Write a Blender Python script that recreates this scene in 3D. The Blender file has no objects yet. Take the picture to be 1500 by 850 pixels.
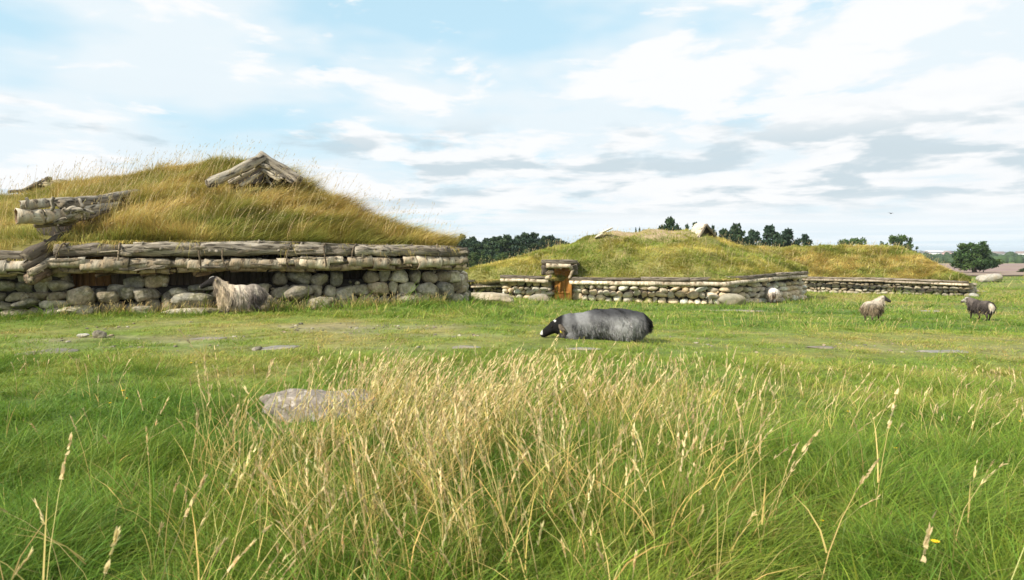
import bpy, bmesh, math, random
import numpy as np
from mathutils import Vector, Matrix, noise as mnoise

random.seed(7)
rng = np.random.default_rng(7)
EYE = 1.4
SC = bpy.context.scene
COL = SC.collection
DEG = math.radians


# ------------------------------------------------------------------ placing
def P(px, row, d):
    """a point seen at that place of the 1500x850 photograph, d metres ahead of the camera"""
    return np.array([(px - 750.0) / 1000.0 * d, d, EYE + (362.0 - row) / 1000.0 * d])


_perm = rng.permutation(512)
_vals = rng.random(512)


def vnoise(x, y, seed=0):
    x = np.asarray(x, float) + seed * 17.31
    y = np.asarray(y, float) + seed * 9.77
    xi = np.floor(x).astype(int); yi = np.floor(y).astype(int)
    fx = x - xi; fy = y - yi
    fx = fx * fx * (3 - 2 * fx); fy = fy * fy * (3 - 2 * fy)

    def h(a, b):
        return _vals[(_perm[(a & 511)] + b) & 511]
    return (h(xi, yi) * (1 - fx) + h(xi + 1, yi) * fx) * (1 - fy) + (h(xi, yi + 1) * (1 - fx) + h(xi + 1, yi + 1) * fx) * fy


def fbm(x, y, seed=0, octv=4):
    s = 0; a = 0.5; n = 0
    for k in range(octv):
        s = s + a * vnoise(np.asarray(x) * 2 ** k, np.asarray(y) * 2 ** k, seed + k * 3)
        n += a; a *= 0.5
    return s / n


def sstep(a, b, x):
    t = np.clip((np.asarray(x, float) - a) / (b - a), 0, 1)
    return t * t * (3 - 2 * t)


_GY = [-60, 0, 10, 15, 20, 25, 30, 36, 44, 60, 80, 110, 160, 400, 1000, 3000, 8000, 12000]
_GZ = [-1.4, -1.4, -1.4, -1.62, -1.9, -2.12, -2.32, -2.42, -2.72, -2.95, -3.2, -3.8, -4.6, -9.0, -17, -40, -68, -90]


def gz(x, y):
    """height of the ground (world z)"""
    x = np.asarray(x, float); y = np.asarray(y, float)
    z = np.interp(y, _GY, _GZ)
    z2 = np.interp(y + 1.5, _GY, _GZ); z3 = np.interp(y - 1.5, _GY, _GZ)
    z = (z + z2 + z3) / 3 - 0.014 * np.clip(x, 0, 24)
    flat = -1.36
    t = sstep(-1.5, 2.0, x + 0.3 * (y - 16))
    t = np.where(y > 26, np.maximum(t, sstep(26, 40, y)), t)
    z = flat * (1 - t) + z * t
    near = 1 - sstep(60, 200, y)
    z = z + near * (0.10 * (fbm(x * 0.35, y * 0.35, 3) - 0.5) + 0.05 * (fbm(x * 1.3, y * 1.3, 5) - 0.5))
    return z + EYE


def ground_hit(px, row):
    a = (px - 750) / 1000.0; b = (362 - row) / 1000.0
    d = np.concatenate([np.linspace(2, 60, 4000), np.linspace(60, 600, 2000)])
    below = (EYE + b * d) < gz(a * d, d)
    i = int(np.argmax(below))
    return np.array([a * d[i], d[i], float(gz(a * d[i], d[i]))])


# ------------------------------------------------------------------ objects
def link(o, parent=None):
    COL.objects.link(o)
    if parent is not None:
        o.parent = parent
    return o


def tag(o, label=None, cat=None, group=None, kind=None):
    if label: o['label'] = label
    if cat: o['category'] = cat
    if group: o['group'] = group
    if kind: o['kind'] = kind
    return o


def empty(name, loc, label, cat, group=None, rz=0):
    o = bpy.data.objects.new(name, None)
    o.empty_display_size = 0.2
    o.location = loc; o.rotation_euler = (0, 0, rz)
    link(o)
    return tag(o, label, cat, group)


def set_col(me, col):
    n = len(me.vertices)
    col = np.asarray(col, float)
    if col.ndim == 1:
        col = np.tile(col, (n, 1))
    a = np.ones((n, 4), np.float32); a[:, :3] = col
    at = me.color_attributes.new('Col', 'FLOAT_COLOR', 'POINT')
    at.data.foreach_set('color', a.ravel())


def np_mesh(name, V, faces, col, smooth=True):
    """faces: list of int arrays (each (n,3) or (n,4))"""
    me = bpy.data.meshes.new(name)
    V = np.asarray(V, np.float32)
    faces = [np.asarray(f, np.int32) for f in faces if len(f)]
    me.vertices.add(len(V)); me.vertices.foreach_set('co', V.ravel())
    li = np.concatenate([f.ravel() for f in faces])
    tot = np.concatenate([np.full(len(f), f.shape[1], np.int32) for f in faces])
    st = np.concatenate([[0], np.cumsum(tot)[:-1]]).astype(np.int32)
    me.loops.add(len(li)); me.loops.foreach_set('vertex_index', li)
    me.polygons.add(len(tot)); me.polygons.foreach_set('loop_start', st)
    if smooth:
        me.polygons.foreach_set('use_smooth', np.ones(len(tot), bool))
    me.update(calc_edges=True)
    set_col(me, col)
    return me


def obj(name, me, mat, parent=None, loc=None):
    o = bpy.data.objects.new(name, me)
    if mat is not None:
        for m in (mat if isinstance(mat, (list, tuple)) else [mat]):
            me.materials.append(m)
    link(o, parent)
    if loc is not None: o.location = loc
    return o


def rel(parent_root, pts):
    """world points -> the root's own coordinates (roots of buildings are never rotated)"""
    return np.asarray(pts) - np.array(parent_root.location)


# ------------------------------------------------------------------ materials
def material(name, rough=0.9, nscale=8.0, ncon=0.35, bump=0.3, bscale=30.0, stretch=(1, 1, 1), spec=0.2,
             trans=0.0, tint2=None, t2scale=2.0, t2amt=0.5, spots=None, rand=0.15, bdist=0.02, cracks=None):
    m = bpy.data.materials.new(name); m.use_nodes = True
    nt = m.node_tree; N = nt.nodes; L = nt.links
    N.clear()
    out = N.new('ShaderNodeOutputMaterial'); b = N.new('ShaderNodeBsdfPrincipled')
    b.inputs['Roughness'].default_value = rough
    b.inputs['Specular IOR Level'].default_value = spec
    at = N.new('ShaderNodeAttribute'); at.attribute_name = 'Col'
    tc = N.new('ShaderNodeTexCoord'); mp = N.new('ShaderNodeMapping'); mp.inputs['Scale'].default_value = stretch
    L.new(tc.outputs['Object'], mp.inputs['Vector'])
    col = at.outputs['Color']
    if tint2 is not None:
        n2 = N.new('ShaderNodeTexNoise'); n2.inputs['Scale'].default_value = t2scale; n2.inputs['Detail'].default_value = 5
        L.new(mp.outputs[0], n2.inputs['Vector'])
        r = N.new('ShaderNodeMapRange'); r.inputs[1].default_value = 0.45; r.inputs[2].default_value = 0.65; r.inputs[4].default_value = t2amt
        L.new(n2.outputs['Fac'], r.inputs[0])
        mx = N.new('ShaderNodeMix'); mx.data_type = 'RGBA'
        L.new(r.outputs[0], mx.inputs[0]); L.new(col, mx.inputs[6]); mx.inputs[7].default_value = (*tint2, 1)
        col = mx.outputs[2]
    if spots is not None:
        sc_, th, scol = spots
        n3 = N.new('ShaderNodeTexNoise'); n3.inputs['Scale'].default_value = sc_; n3.inputs['Detail'].default_value = 6
        n3.inputs['Roughness'].default_value = 0.7
        L.new(tc.outputs['Object'], n3.inputs['Vector'])
        r3 = N.new('ShaderNodeMapRange'); r3.inputs[1].default_value = th; r3.inputs[2].default_value = th + 0.06; r3.inputs[4].default_value = 0.75
        L.new(n3.outputs['Fac'], r3.inputs[0])
        mx = N.new('ShaderNodeMix'); mx.data_type = 'RGBA'
        L.new(r3.outputs[0], mx.inputs[0]); L.new(col, mx.inputs[6]); mx.inputs[7].default_value = (*scol, 1)
        col = mx.outputs[2]
    if cracks is not None:
        mc = N.new('ShaderNodeMapping'); mc.inputs['Scale'].default_value = cracks[0]
        L.new(tc.outputs['Object'], mc.inputs['Vector'])
        n4 = N.new('ShaderNodeTexNoise'); n4.inputs['Scale'].default_value = 1.0; n4.inputs['Detail'].default_value = 4; n4.inputs['Distortion'].default_value = 0.4
        L.new(mc.outputs[0], n4.inputs['Vector'])
        r4 = N.new('ShaderNodeMapRange'); r4.inputs[1].default_value = cracks[1]; r4.inputs[2].default_value = cracks[1] + 0.05; r4.inputs[4].default_value = 0.85
        L.new(n4.outputs['Fac'], r4.inputs[0])
        mx = N.new('ShaderNodeMix'); mx.data_type = 'RGBA'
        L.new(r4.outputs[0], mx.inputs[0]); L.new(col, mx.inputs[6]); mx.inputs[7].default_value = (*cracks[2], 1)
        col = mx.outputs[2]
    val = None
    if ncon > 0:
        n1 = N.new('ShaderNodeTexNoise'); n1.inputs['Scale'].default_value = nscale; n1.inputs['Detail'].default_value = 8
        n1.inputs['Roughness'].default_value = 0.65
        L.new(mp.outputs[0], n1.inputs['Vector'])
        r = N.new('ShaderNodeMapRange'); r.inputs[1].default_value = 0.25; r.inputs[2].default_value = 0.75
        r.inputs[3].default_value = 1 - ncon; r.inputs[4].default_value = 1 + ncon
        L.new(n1.outputs['Fac'], r.inputs[0]); val = r.outputs[0]
    if rand > 0:
        oi = N.new('ShaderNodeObjectInfo')
        r = N.new('ShaderNodeMapRange'); r.inputs[3].default_value = 1 - rand; r.inputs[4].default_value = 1 + rand
        L.new(oi.outputs['Random'], r.inputs[0])
        if val is None: val = r.outputs[0]
        else:
            mu = N.new('ShaderNodeMath'); mu.operation = 'MULTIPLY'
            L.new(val, mu.inputs[0]); L.new(r.outputs[0], mu.inputs[1]); val = mu.outputs[0]
    if val is not None:
        vm = N.new('ShaderNodeVectorMath'); vm.operation = 'SCALE'
        L.new(col, vm.inputs[0]); L.new(val, vm.inputs['Scale']); col = vm.outputs[0]
    L.new(col, b.inputs['Base Color'])
    if bump > 0:
        nb = N.new('ShaderNodeTexNoise'); nb.inputs['Scale'].default_value = bscale; nb.inputs['Detail'].default_value = 6
        L.new(mp.outputs[0], nb.inputs['Vector'])
        bp = N.new('ShaderNodeBump'); bp.inputs['Strength'].default_value = bump; bp.inputs['Distance'].default_value = bdist
        L.new(nb.outputs['Fac'], bp.inputs['Height']); L.new(bp.outputs[0], b.inputs['Normal'])
    if trans > 0:
        tr = N.new('ShaderNodeBsdfTranslucent'); L.new(col, tr.inputs['Color'])
        ms = N.new('ShaderNodeMixShader'); ms.inputs[0].default_value = trans
        L.new(b.outputs[0], ms.inputs[1]); L.new(tr.outputs[0], ms.inputs[2]); L.new(ms.outputs[0], out.inputs['Surface'])
    else:
        L.new(b.outputs[0], out.inputs['Surface'])
    return m


M_BLADE = material('grass_blade', rough=0.55, ncon=0, bump=0, rand=0, trans=0.35, spec=0.25)
M_STRAW = material('dry_straw', rough=0.6, ncon=0, bump=0, rand=0, trans=0.3, spec=0.2)
M_STONE = material('field_stone', nscale=11, ncon=0.7, bump=1.0, bscale=24, spots=(7, 0.56, (0.36, 0.32, 0.24)), rand=0.30,
                   tint2=(0.13, 0.115, 0.05), t2scale=4.5, t2amt=0.75)
M_STONEP = material('pale_stone', nscale=7, ncon=0.35, bump=0.5, bscale=20, spots=(10, 0.62, (0.20, 0.18, 0.13)), rand=0.0,
                    tint2=(0.34, 0.25, 0.14), t2scale=2.0, t2amt=0.4)
M_LOG = material('weathered_log', nscale=5, ncon=0.6, bump=1.0, bscale=14, stretch=(0.7, 6, 6), rand=0.28,
                 tint2=(0.10, 0.08, 0.055), t2scale=1.6, t2amt=0.8, cracks=((2.2, 15, 15), 0.57, (0.035, 0.027, 0.02)))
M_BARK = material('birch_bark', nscale=5, ncon=0.5, bump=0.9, bscale=10, stretch=(3, 1.2, 1.2), rand=0.28,
                  spots=(9, 0.62, (0.075, 0.065, 0.05)), tint2=(0.27, 0.19, 0.11), t2scale=2.6, t2amt=0.7, cracks=((7, 5, 5), 0.63, (0.05, 0.04, 0.03)))
M_PLANK = material('wall_plank', nscale=4, ncon=0.4, bump=0.5, bscale=12, stretch=(9, 9, 0.8), rand=0.1)
M_DARK = material('dark_fill', nscale=5, ncon=0.3, bump=0.2, rand=0)  # for earth cores, and for openings with their shade painted in
M_TURF = material('turf_soil', nscale=6, ncon=0.4, bump=0.7, bscale=18, rand=0, tint2=(0.20, 0.165, 0.05), t2scale=1.2, t2amt=0.7)
M_WOOL = material('wool', rough=0.9, nscale=22, ncon=0.22, bump=0.4, bscale=60, rand=0, spec=0.05)
M_LEAF = material('tree_leaf', rough=0.6, nscale=1.4, ncon=0.3, bump=0, rand=0.12, trans=0.2, spec=0.2)
M_TRUNK = material('tree_bark', nscale=5, ncon=0.4, bump=0.6, bscale=15, rand=0.1)
M_TOWN = material('town_wall', nscale=0.05, ncon=0.1, bump=0, rand=0.12)
M_PLAIN = material('plain_matt', rough=0.5, ncon=0.1, bump=0, rand=0)

# ------------------------------------------------------------------ strip / blade meshes
LEAN_WIND = np.array([0.75, -0.15, 0.0])


def blades(base, up, lean, h, w, cA, cB, seg=2, face=None):
    """N tapering blades; returns V, quads, tris, colours"""
    N = len(base)
    if face is None:
        a = rng.random(N) * 2 * np.pi
        face = np.stack([np.cos(a), np.sin(a), np.zeros(N)], 1)
    ts = np.linspace(0, 1, seg + 1)
    K = 2 * seg + 1
    V = np.empty((N, K, 3)); C = np.empty((N, K, 3))
    for i, t in enumerate(ts):
        c = base + up * (h * t)[:, None] + lean * (t * t)
        col = cA * (1 - t) + cB * t
        if i < seg:
            hw = (w * 0.5 * (1 - 0.75 * t * t))[:, None]
            V[:, 2 * i] = c - face * hw; V[:, 2 * i + 1] = c + face * hw
            C[:, 2 * i] = col; C[:, 2 * i + 1] = col
        else:
            V[:, 2 * i] = c; C[:, 2 * i] = col
    off = (np.arange(N) * K)[:, None]
    quads = [off + np.array([[2 * i, 2 * i + 1, 2 * i + 3, 2 * i + 2]]) for i in range(seg - 1)]
    quads = np.concatenate(quads) if quads else np.zeros((0, 4), int)
    tris = off + np.array([[2 * seg - 2, 2 * seg - 1, 2 * seg]])
    return V.reshape(-1, 3), quads, tris, C.reshape(-1, 3)


class Strips:
    """collects blade batches into one mesh"""
    def __init__(s):
        s.V = []; s.Q = []; s.T = []; s.C = []; s.n = 0

    def add(s, V, q, t, C):
        s.V.append(V); s.C.append(C); s.Q.append(q + s.n); s.T.append(t + s.n); s.n += len(V)

    def build(s, name, mat, parent=None, origin=None):
        V = np.concatenate(s.V)
        if origin is not None:
            V = V - np.asarray(origin)
        me = np_mesh(name, V, [np.concatenate(s.Q), np.concatenate(s.T)], np.concatenate(s.C), smooth=False)
        return obj(name, me, mat, parent)


def jit(c, n, amt=0.25, hue=0.12):
    c = np.asarray(c, float)
    if c.ndim == 1: c = np.tile(c, (n, 1))
    v = 1 + (rng.random((n, 1)) - 0.5) * 2 * amt
    return np.clip(c * v * (1 + (rng.random((n, 3)) - 0.5) * 2 * hue), 0.002, 1)


def lerp3(a, b, t):
    return np.asarray(a)[None, :] * (1 - t[:, None]) + np.asarray(b)[None, :] * t[:, None]


# ------------------------------------------------------------------ solids
def ico(sub):
    bm = bmesh.new(); bmesh.ops.create_icosphere(bm, subdivisions=sub, radius=1.0)
    V = np.array([v.co[:] for v in bm.verts]); F = np.array([[v.index for v in f.verts] for f in bm.faces]); bm.free()
    return V, F


ICO = {k: ico(k) for k in (1, 2, 3, 4)}


def stone(dims, sub=3, power=2.6, lump=0.07, cuts=4, r=rng, flat=0.8, rough=0.0):
    """one boulder: rounded, a few worn facets; returns verts about its centre"""
    D, F = ICO[sub]
    rr = (np.abs(D) ** power).sum(1) ** (-1 / power)
    V = D * rr[:, None]
    for k in range(5):
        d = r.normal(size=3); d *= (1.5 + k * 0.9) / np.linalg.norm(d)
        V = V * (1 + lump / (1 + 0.5 * k) * np.sin(D @ d + r.random() * 6.3))[:, None]
    for k in range(cuts):
        m = r.normal(size=3); m /= np.linalg.norm(m)
        c = r.uniform(0.62, 0.88)
        e = np.maximum(V @ m - c, 0)
        V = V - (e * flat)[:, None] * m
    if rough > 0:
        o_ = Vector(r.random(3) * 50)
        f_ = np.array([mnoise.fractal(Vector(v) * 2.6 + o_, 0.9, 2.1, 5) for v in D])
        V = V * (1 + rough * f_)[:, None]
    return V * np.asarray(dims) * 0.5, F


def rotz(V, a):
    c, s = math.cos(a), math.sin(a)
    return V @ np.array([[c, s, 0], [-s, c, 0], [0, 0, 1]])


def rotx(V, a):
    c, s = math.cos(a), math.sin(a)
    return V @ np.array([[1, 0, 0], [0, c, s], [0, -s, c]])


def roty(V, a):
    c, s = math.cos(a), math.sin(a)
    return V @ np.array([[c, 0, -s], [0, 1, 0], [s, 0, c]])


class Solid:
    def __init__(s): s.V = []; s.F = {3: [], 4: []}; s.C = []; s.n = 0

    def add(s, V, faces, col):
        V = np.asarray(V, float)
        for f in faces:
            f = np.asarray(f, int)
            if len(f): s.F[f.shape[1]].append(f + s.n)
        s.V.append(V); c = np.asarray(col, float)
        s.C.append(np.tile(c, (len(V), 1)) if c.ndim == 1 else c); s.n += len(V)

    def mesh(s, name, smooth=True, origin=(0, 0, 0)):
        fs = [np.concatenate(s.F[k]) for k in (3, 4) if s.F[k]]
        return np_mesh(name, np.concatenate(s.V) - np.asarray(origin), fs, np.concatenate(s.C), smooth)


def tube_arrays(path, radii, nr=10, rough=0.0, r=rng, cap=True):
    path = np.asarray(path, float); n = len(path)
    tan = np.gradient(path, axis=0); tan /= np.linalg.norm(tan, axis=1)[:, None]
    ref = np.array([0, 0, 1.0]) if abs(tan[0][2]) < 0.9 else np.array([1.0, 0, 0])
    V = []; ang = np.arange(nr) / nr * 2 * np.pi
    ph = r.random(nr) * 6.3
    for i in range(n):
        u = np.cross(tan[i], ref); u /= np.linalg.norm(u); v = np.cross(u, tan[i])
        rad = radii[i] * (1 + rough * np.sin(ph + i * 0.7) + rough * 0.6 * (r.random(nr) - 0.5))
        V.append(path[i] + rad[:, None] * (np.cos(ang)[:, None] * u + np.sin(ang)[:, None] * v))
    V = np.concatenate(V)
    i = np.arange(n - 1)[:, None] * nr; j = np.arange(nr)[None, :]; j2 = (j + 1) % nr
    Q = np.stack([i + j, i + nr + j, i + nr + j2, i + j2], -1).reshape(-1, 4)
    T = np.zeros((0, 3), int)
    if cap:
        V = np.concatenate([V, path[:1] - tan[:1] * radii[0] * 0.05, path[-1:] + tan[-1:] * radii[-1] * 0.05])
        a, b = n * nr, n * nr + 1
        k = np.arange(nr); k2 = (k + 1) % nr
        T = np.concatenate([np.stack([np.full(nr, a), k, k2], 1), np.stack([np.full(nr, b), (n - 1) * nr + k2, (n - 1) * nr + k], 1)])
    return V, Q, T


def log_obj(name, a, b, ra, rb, mat, parent, col, bend=0.03, seg=14, nr=12, rough=0.07, endcol=None, knots=2):
    """a log lying from a to b: mesh along its own X axis so that the grain runs with it"""
    a = np.asarray(a, float); b = np.asarray(b, float)
    Ln = float(np.linalg.norm(b - a)); t = np.linspace(0, 1, seg)
    path = np.stack([t * Ln, bend * Ln * np.sin(np.pi * t) * random.uniform(-1, 1) + 0.02 * np.sin(t * 9 + random.random() * 6),
                     bend * Ln * np.sin(np.pi * t) * random.uniform(-0.6, 0.6)], 1)
    rad = (ra * (1 - t) + rb * t) * (1 + 0.07 * np.sin(t * 11 + random.random() * 6) + 0.04 * (rng.random(seg) - 0.5))
    rad[0] *= 0.93; rad[-1] *= 0.93
    V, Q, T = tube_arrays(path, rad, nr, rough)
    S = Solid(); cc = np.tile(np.asarray(col, float), (len(V), 1))
    cc *= (1 + 0.15 * np.sin(np.arange(len(V)) % nr / nr * 6.28 + random.random() * 6))[:, None]
    if endcol is not None: cc[-2:] = endcol
    S.add(V, [Q, T], cc)
    for k in range(knots):
        tt = random.uniform(0.1, 0.9); an = random.uniform(0, 6.28); i = int(tt * (seg - 1))
        d = np.array([0.3, math.cos(an), math.sin(an)]); p0 = path[i] + d * rad[i] * 0.6
        kv, kq, kt = tube_arrays(np.stack([p0, p0 + d * rad[i] * 0.75]), [rad[i] * 0.3, rad[i] * 0.2], 6)
        S.add(kv, [kq, kt], np.asarray(col) * 0.9)
    me = S.mesh(name)
    o = obj(name, me, mat, parent)
    x = Vector((b - a)).normalized(); up = Vector((0, 0, 1)); y = up.cross(x)
    y = Vector((0, 1, 0)) if y.length < 1e-3 else y.normalized(); z = x.cross(y)
    R = Matrix((x, y, z)).transposed().to_4x4()
    o.matrix_basis = Matrix.Translation(a) @ R
    return o


def bark_roll(name, a, b, r0, mat, parent, col):
    """a curled sheet of birch bark wrapped over a pole: open shell, ragged lips"""
    a = np.asarray(a, float); b = np.asarray(b, float)
    Ln = float(np.linalg.norm(b - a)); n = 7; nr = 14
    t = np.linspace(0, 1, n); S = Solid()
    arc = random.uniform(4.6, 5.8); st = random.uniform(-0.6, 0.6) - math.pi / 2 - (arc - math.pi * 2) / 2
    fl = 1 + 0.10 * (2 * t - 1) ** 2 * random.uniform(-0.2, 1.9); tw = random.uniform(-0.25, 0.25)
    out = []; inn = []
    jag0 = np.cumsum(rng.normal(0, 0.022, nr)) * 0.6; jag1 = np.cumsum(rng.normal(0, 0.022, nr)) * 0.6
    tap = random.uniform(-0.1, 0.1)
    for i in range(n):
        ang = st + np.linspace(0, arc, nr) + tw * t[i]
        rad = r0 * fl[i] * (1 + tap * t[i]) * (1 + 0.07 * np.sin(ang * 3 + i * .6 + st * 9) + 0.04 * rng.normal(size=nr))
        xx = t[i] * Ln + (jag0 if i == 0 else jag1 if i == n - 1 else 0)
        out.append(np.stack([np.broadcast_to(xx, nr), np.cos(ang) * rad, np.sin(ang) * rad], 1))
        inn.append(np.stack([np.broadcast_to(xx, nr), np.cos(ang) * (rad - 0.012), np.sin(ang) * (rad - 0.012)], 1))
    V = np.concatenate(out + inn)
    i = np.arange(n - 1)[:, None] * nr; j = np.arange(nr - 1)[None, :]
    Q = np.stack([i + j, i + nr + j, i + nr + j + 1, i + j + 1], -1).reshape(-1, 4)
    off = n * nr
    rim = []
    for j in range(nr - 1):
        rim += [[j, j + 1, off + j + 1, off + j], [(n - 1) * nr + j + 1, (n - 1) * nr + j, off + (n - 1) * nr + j, off + (n - 1) * nr + j + 1]]
    for i in range(n - 1):
        rim += [[i * nr, off + i * nr, off + (i + 1) * nr, (i + 1) * nr], [i * nr + nr - 1, (i + 1) * nr + nr - 1, off + (i + 1) * nr + nr - 1, off + i * nr + nr - 1]]
    c = np.tile(np.asarray(col, float), (len(V), 1)); c[off:] = np.array([0.22, 0.13, 0.07])
    S.add(V, [Q, Q[:, ::-1] + off, np.array(rim)], c)
    me = S.mesh(name)
    o = obj(name, me, mat, parent)
    x = Vector((b - a)).normalized(); y = Vector((0, 0, 1)).cross(x).normalized(); z = x.cross(y)
    o.matrix_basis = Matrix.Translation(a) @ Matrix((x, y, z)).transposed().to_4x4()
    return o


def box_arrays(c, ax, ay, az):
    """box about c with half-axes"""
    c = np.asarray(c, float); ax = np.asarray(ax, float); ay = np.asarray(ay, float); az = np.asarray(az, float)
    V = np.array([c + sx * ax + sy * ay + sz * az for sx in (-1, 1) for sy in (-1, 1) for sz in (-1, 1)])
    Q = np.array([[0, 1, 3, 2], [4, 6, 7, 5], [0, 4, 5, 1], [2, 3, 7, 6], [0, 2, 6, 4], [1, 5, 7, 3]])
    return V, Q
# ================================================================== camera, light, sky
cam = bpy.data.cameras.new('camera'); camo = bpy.data.objects.new('camera', cam); COL.objects.link(camo)
camo.location = (0, 0, EYE); camo.rotation_euler = (DEG(90), 0, 0)
cam.sensor_width = 36; cam.lens = 24; cam.shift_y = -63 / 1500
cam.clip_start = 0.05; cam.clip_end = 90000
cam.dof.use_dof = True; cam.dof.focus_distance = 13; cam.dof.aperture_fstop = 5.0
SC.camera = camo
SUN = Vector((-0.62, -0.50, 0.60)).normalized()
el = math.asin(SUN.z); az = math.atan2(SUN.x, SUN.y)
sl = bpy.data.lights.new('sun', 'SUN'); sl.energy = 4.4; sl.angle = DEG(4.0); sl.color = (1.0, 0.94, 0.83)
so = bpy.data.objects.new('sun', sl); COL.objects.link(so)
so.rotation_euler = SUN.to_track_quat('Z', 'Y').to_euler(); so.location = (-20, -20, 30)

w = bpy.data.worlds.new('World'); SC.world = w; w.use_nodes = True
nt = w.node_tree; N = nt.nodes; L = nt.links; N.clear()
out = N.new('ShaderNodeOutputWorld'); bg = N.new('ShaderNodeBackground'); bg.inputs[1].default_value = 0.1
SKY_O = (0.7, 3.3, 6.1)
sky = N.new('ShaderNodeTexSky'); sky.sky_type = 'NISHITA'; sky.sun_disc = False
sky.sun_elevation = el; sky.sun_rotation = az; sky.air_density = 1.0; sky.dust_density = 1.0; sky.ozone_density = 1.0
tc = N.new('ShaderNodeTexCoord'); sep = N.new('ShaderNodeSeparateXYZ'); L.new(tc.outputs['Generated'], sep.inputs[0])


def math_n(op, a, b=None, c=None):
    n = N.new('ShaderNodeMath'); n.operation = op
    for k, v in enumerate((a, b, c)):
        if v is None: continue
        if isinstance(v, (int, float)): n.inputs[k].default_value = v
        else: L.new(v, n.inputs[k])
    return n.outputs[0]


def mrange(v, a, b, c=0.0, d=1.0, smooth=True):
    n = N.new('ShaderNodeMapRange'); n.interpolation_type = 'SMOOTHSTEP' if smooth else 'LINEAR'
    L.new(v, n.inputs[0])
    for k, x in zip((1, 2, 3, 4), (a, b, c, d)): n.inputs[k].default_value = x
    return n.outputs[0]


def mixc(f, a, b):
    n = N.new('ShaderNodeMix'); n.data_type = 'RGBA'
    if isinstance(f, (int, float)): n.inputs[0].default_value = f
    else: L.new(f, n.inputs[0])
    for k, v in ((6, a), (7, b)):
        if isinstance(v, tuple): n.inputs[k].default_value = (*v, 1)
        else: L.new(v, n.inputs[k])
    return n.outputs[2]


zc_ = math_n('MAXIMUM', sep.outputs[2], 0.0)
azi = math_n('ARCTAN2', sep.outputs[0], sep.outputs[1])
# clouds lie in flat sheets: the nearer the horizon the thinner they look
lay = math_n('POWER', math_n('ADD', zc_, 0.012), 0.62)


def noise(sa, se, ox, oy, detail, rough, dist=0.0):
    cb = N.new('ShaderNodeCombineXYZ')
    L.new(math_n('MULTIPLY_ADD', azi, sa, ox), cb.inputs[0]); L.new(math_n('MULTIPLY_ADD', lay, se, oy), cb.inputs[1])
    n = N.new('ShaderNodeTexNoise'); n.noise_dimensions = '2D'
    n.inputs['Scale'].default_value = 1.0; n.inputs['Detail'].default_value = detail
    n.inputs['Roughness'].default_value = rough; n.inputs['Distortion'].default_value = dist
    L.new(cb.outputs[0], n.inputs['Vector'])
    return n.outputs['Fac']


n_veil = noise(2.2, 7.0, SKY_O[0], 1.3, 4, 0.5)
n_cum = noise(4.5, 15.0, SKY_O[1], 4.1, 9, 0.58, 0.2)
n_grey = noise(7.0, 24.0, SKY_O[2], 2.7, 8, 0.55, 0.15)
n_str = noise(3.0, 60.0, 9.0, 0.5, 5, 0.55)
lowb = mrange(zc_, 0.05, 0.33, 1.0, 0.0)
rightb = mrange(azi, -0.5, 0.5, -0.06, 0.07, False)
m_veil = mrange(math_n('ADD', n_veil, math_n('MULTIPLY_ADD', lowb, 0.16, rightb)), 0.38, 0.60, 0.10, 0.9)
m_cum = mrange(math_n('ADD', n_cum, math_n('MULTIPLY_ADD', lowb, 0.13, rightb)), 0.52, 0.63, 0.0, 0.95)
blue = mixc(0.75, sky.outputs[0], (3.75, 5.75, 6.65))
c0 = mixc(m_veil, blue, (5.6, 6.05, 6.3))
c1 = mixc(m_cum, c0, (6.3, 6.35, 6.4))
win = math_n('MULTIPLY', mrange(zc_, 0.03, 0.075, 0.0, 1.0), mrange(zc_, 0.13, 0.20, 1.0, 0.0))
g_amt = math_n('MULTIPLY', mrange(math_n('ADD', n_grey, math_n('MULTIPLY', rightb, 0.9)), 0.49, 0.66, 0.0, 1.0), win)
c2 = mixc(math_n('MULTIPLY', g_amt, 0.80), c1, (3.5, 4.3, 4.75))
soft = math_n('MULTIPLY', mrange(n_cum, 0.40, 0.56, 1.0, 0.0), math_n('MULTIPLY', lowb, 0.20))
c2 = mixc(soft, c2, (4.6, 5.3, 5.8))
hz_ = mrange(zc_, 0.0, 0.065, 0.85, 0.0)
strk = mixc(mrange(n_str, 0.45, 0.62, 0.0, 0.7), (4.75, 5.65, 6.15), (6.0, 6.35, 6.55))
c3 = mixc(hz_, c2, strk)
L.new(c3, bg.inputs[0]); L.new(bg.outputs[0], out.inputs['Surface'])

SC.view_settings.view_transform = 'Standard'; SC.view_settings.look = 'None'
SC.view_settings.gamma = 1; SC.view_settings.use_curve_mapping = False; SC.view_settings.exposure = 0.66
SC.render.engine = 'CYCLES'
SC.cycles.max_bounces = 6; SC.cycles.diffuse_bounces = 3; SC.cycles.transmission_bounces = 3; SC.cycles.transparent_max_bounces = 4
SC.cycles.use_denoising = True
SC.cycles.volume_bounces = 0

# ================================================================== ground
ys = np.concatenate([np.linspace(-40, 1, 24), np.geomspace(1.25, 12000, 330)])
ss = np.linspace(-1, 1, 261); ss = np.sign(ss) * np.abs(ss) ** 1.25
X = ss[None, :] * (30 + 1.6 * np.abs(ys))[:, None]; Y = np.broadcast_to(ys[:, None], X.shape)
Z = gz(X, Y)
nr_, nc_ = X.shape
i = np.arange(nr_ - 1)[:, None] * nc_; j = np.arange(nc_ - 1)[None, :]
GQ = np.stack([i + j, i + j + 1, i + nc_ + j + 1, i + nc_ + j], -1).reshape(-1, 4)


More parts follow.
